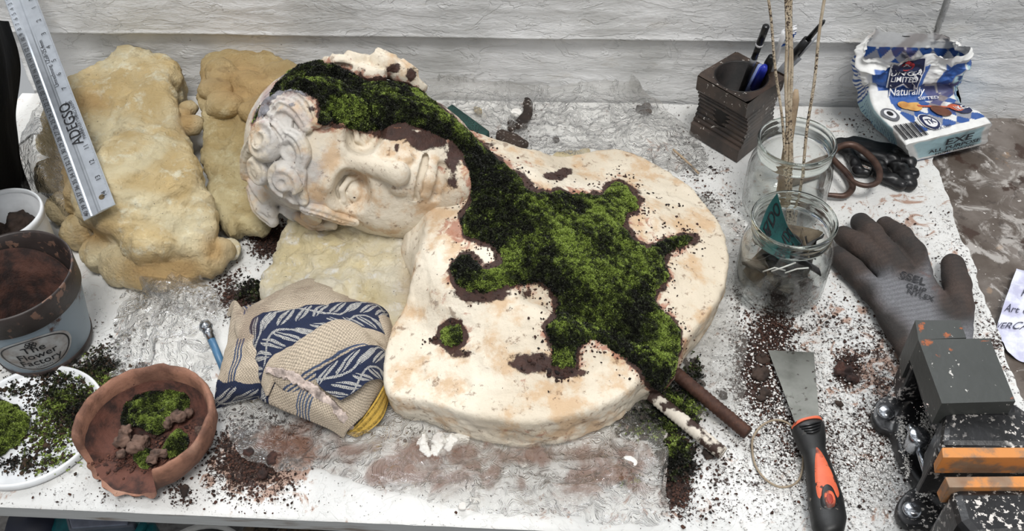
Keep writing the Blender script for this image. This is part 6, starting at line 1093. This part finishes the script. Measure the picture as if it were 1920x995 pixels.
# round base with mounting ears
cb2 = P(1834, 842, .018); cb2[2] = 0; RB = 148*mpp(1834, 842, .02)
v = Vol([cb2[0]-RB-.03, cb2[1]-RB-.03, -.003], [cb2[0]+RB+.03, cb2[1]+RB+.03, .05], .0018)
def disc_(r, z1, z0, c=cb2, rnd=.004):
    def fn(x, y, z): d = np.sqrt((x-c[0])**2+(y-c[1])**2)-r; a_, b_3 = d+rnd, np.maximum(z-z1, z0-z)+rnd; return np.minimum(np.maximum(a_, b_3), 0)+np.sqrt(np.maximum(a_, 0)**2+np.maximum(b_3, 0)**2)-rnd
    return fn
def vd(r, z1, z0, c=cb2, k=.003, sub=False): v.op(disc_(r, z1, z0, c), [c[0]-r, c[1]-r, z0], [c[0]+r, c[1]+r, z1], k, sub)
vd(RB*1.0, .018, .001); vd(RB*.80, .014, .010-.0, k=.002, sub=False)
def ann(x, y, z): d = np.sqrt((x-cb2[0])**2+(y-cb2[1])**2); return np.maximum(np.abs(d-RB*.80)-.006, .017-z)
v.op(ann, [cb2[0]-RB, cb2[1]-RB, .01], [cb2[0]+RB, cb2[1]+RB, .05], .003, True); vd(RB*.72, .026, .001)
for ep in ([(1636,778),(1642,752),(1664,738),(1692,746),(1735,765),(1735,845),(1692,838),(1672,810),(1650,800)], [(1686,968),(1682,945),(1694,925),(1712,912),(1750,905),(1800,950),(1800,1010),(1740,985),(1706,984)]): v.slabp(smooth_path(plan(ep, .014), 3, True), .001, lambda X, Y: .0125+0*X, .003, .006)
BO = [P(1663, 768, .018), P(1712, 952, .018)]
for bo in BO:
    b0 = bo.copy(); pass
V, Fc = v.mesh(); V[:, 2] = np.maximum(V[:, 2], .0006); obj('swivel_base', V, Fc, M_cast, vs)
for bo in BO: MB().add(*lathe([(0, .0042), (.005, .0038), (.008, .0024), (.0092, .0006), (.0092, -.002)], [bo[0], bo[1], .0145], 24)).build('mounting_bolt', M_chrome, vs, label='chrome bolt head')
lk = P(1719, 826, .040); lkb = MB().add(*lathe([(.0, .012), (.009, .012), (.0105, .010), (.0105, -.010), (.008, -.014)], lk, 24)).build('lock_nut', M_chrome, vs, label='chrome lock nut'); rod('lever', [P(1719, 832, .036), P(1744, 908, .030)], .0035, M_chrome, vs, label='chrome lock lever'); rod('lever_tip', [P(1742, 900, .031), P(1746, 914, .030)], .0058, M_chrome, vs, 6); rod('lever_stub', [P(1704, 798, .038), P(1716, 818, .037)], .0045, M_chrome, vs, 6)
# body, anvil, slide and jaws
vslab([(1724,640),(1860,640),(1906,765),(1900,790),(1790,790),(1762,755)], .098, .060, 'body', M_cast, .004); vslab([(1748,660),(1860,660),(1906,765),(1910,880),(1836,880),(1800,790)], .075, .022, 'neck', M_cast, .006)
vslab([(1790,745),(1820,745),(1860,905),(1836,900),(1806,850)], .070, .022, 'body_web', M_cast, .006)
def plate(poly, zt, zb, name, mat, rust, bv=.0015):
    t = np.array([P(x, y, zt) for x, y in poly]); nx_ = 24; G3 = np.array([[t[0]*(1-a_)*(1-b_4)+t[1]*a_*(1-b_4)+t[2]*a_*b_4+t[3]*(1-a_)*b_4 for b_4 in np.linspace(0, 1, nx_)] for a_ in np.linspace(0, 1, nx_)]); V = G3.reshape(-1, 3); n0 = len(V); idx = np.arange(n0).reshape(nx_, nx_); lp_ = np.concatenate([idx[:, 0], idx[-1, 1:], idx[::-1, -1][1:], idx[0, ::-1][1:-1]]); Bq = V[lp_].copy(); Bq[:, 2] = zb; V = np.concatenate([V, Bq]); k_ = len(lp_)
    Fs = [tuple(f) for f in grid_faces(nx_, nx_)]+[(int(lp_[i]), int(lp_[(i+1) % k_]), n0+(i+1) % k_, n0+i) for i in range(k_)]+[tuple(range(n0, n0+k_))]; return obj(name, V, Fs, mat, vs, False, {'rust': field(proj(V), rust)})
plate([(1722,636),(1856,634),(1904,752),(1766,756)], .130, .098, 'anvil', M_anv, [(1738,640,18,9,1.3),(1785,655,12,6,1.1),(1758,666,7,5,.8),(1850,638,20,4,1),(1898,745,8,5,1.1),(1780,702,4,3,.6)])
plate([(1716,600),(1800,600),(1812,633),(1722,636)], .122, .060, 'anvil_step', M_anv, [(1728,610,10,14,1.3),(1776,628,20,8,1.2),(1802,615,8,5,.9)])
vslab([(1718,604),(1800,604),(1812,640),(1728,650)], .118, .022, 'rear_post', M_cast, .004)
o = rslab([(1772,768),(1990,768),(1990,838),(1765,835)], .112, .040, 'slide_housing', M_cast, vs, .006)
vslab([(1756,836),(1990,832),(1990,846),(1760,850)], .128, .060, 'jaw_body', M_cast, .002)
vslab([(1766,838),(1990,838),(1990,857),(1768,857)], .138, .112, 'fixed_jaw', M_jaw, .001, label='orange rusted fixed jaw plate')
vslab([(1772,893),(1990,891),(1990,912),(1780,913)], .138, .112, 'moving_jaw', M_jaw, .001, label='orange rusted moving jaw plate')
vslab([(1782,913),(1990,912),(1990,1000),(1830,1010),(1800,975),(1790,940)], .134, .045, 'moving_jaw_body', M_cast, .008)
vslab([(1810,870),(1990,868),(1990,900),(1815,900)], .085, .040, 'slide_bar', M_cast, .003); vslab([(1795,990),(1990,990),(1990,1100),(1830,1100)], .105, .03, 'front_boss', M_cast, .006)
c = P(1858, 868, .128); b = MB(); 
nrmj = np.array([0, -1., 0]); pj = P(1830, 866, .124); b.add(*tube([pj+[0, .002, 0], pj+[0, -.0035, 0]], .005, 16)); b.build('jaw_screw', M_chrome, vs, label='chrome jaw screw head')

crumbs('vise_dust', [(1738,800,16,34,1),(1760,850,16,30,1)], 900, (.0005, .0017), (226, 222, 216), (200, 196, 190), 'white dust lying on the black vise base', 'dust', M_soil, z=.0262, flat=.4)
crumbs('jaw_dust', [(1800,762,50,5,1),(1840,764,30,4,1)], 300, (.0005, .0016), (226, 214, 206), (120, 70, 56), 'white and brown dust in the ledge before the vise anvil', 'dust', M_soil, z=.1125)
crumbs('ring_dust', [(1692,810,7,30,1),(1700,870,7,24,1),(1735,925,20,8,.8)], 450, (.0005, .0016), (226, 222, 216), (200, 196, 190), 'white dust along the outer ring of the vise base', 'dust', M_soil, z=.0182, flat=.4)
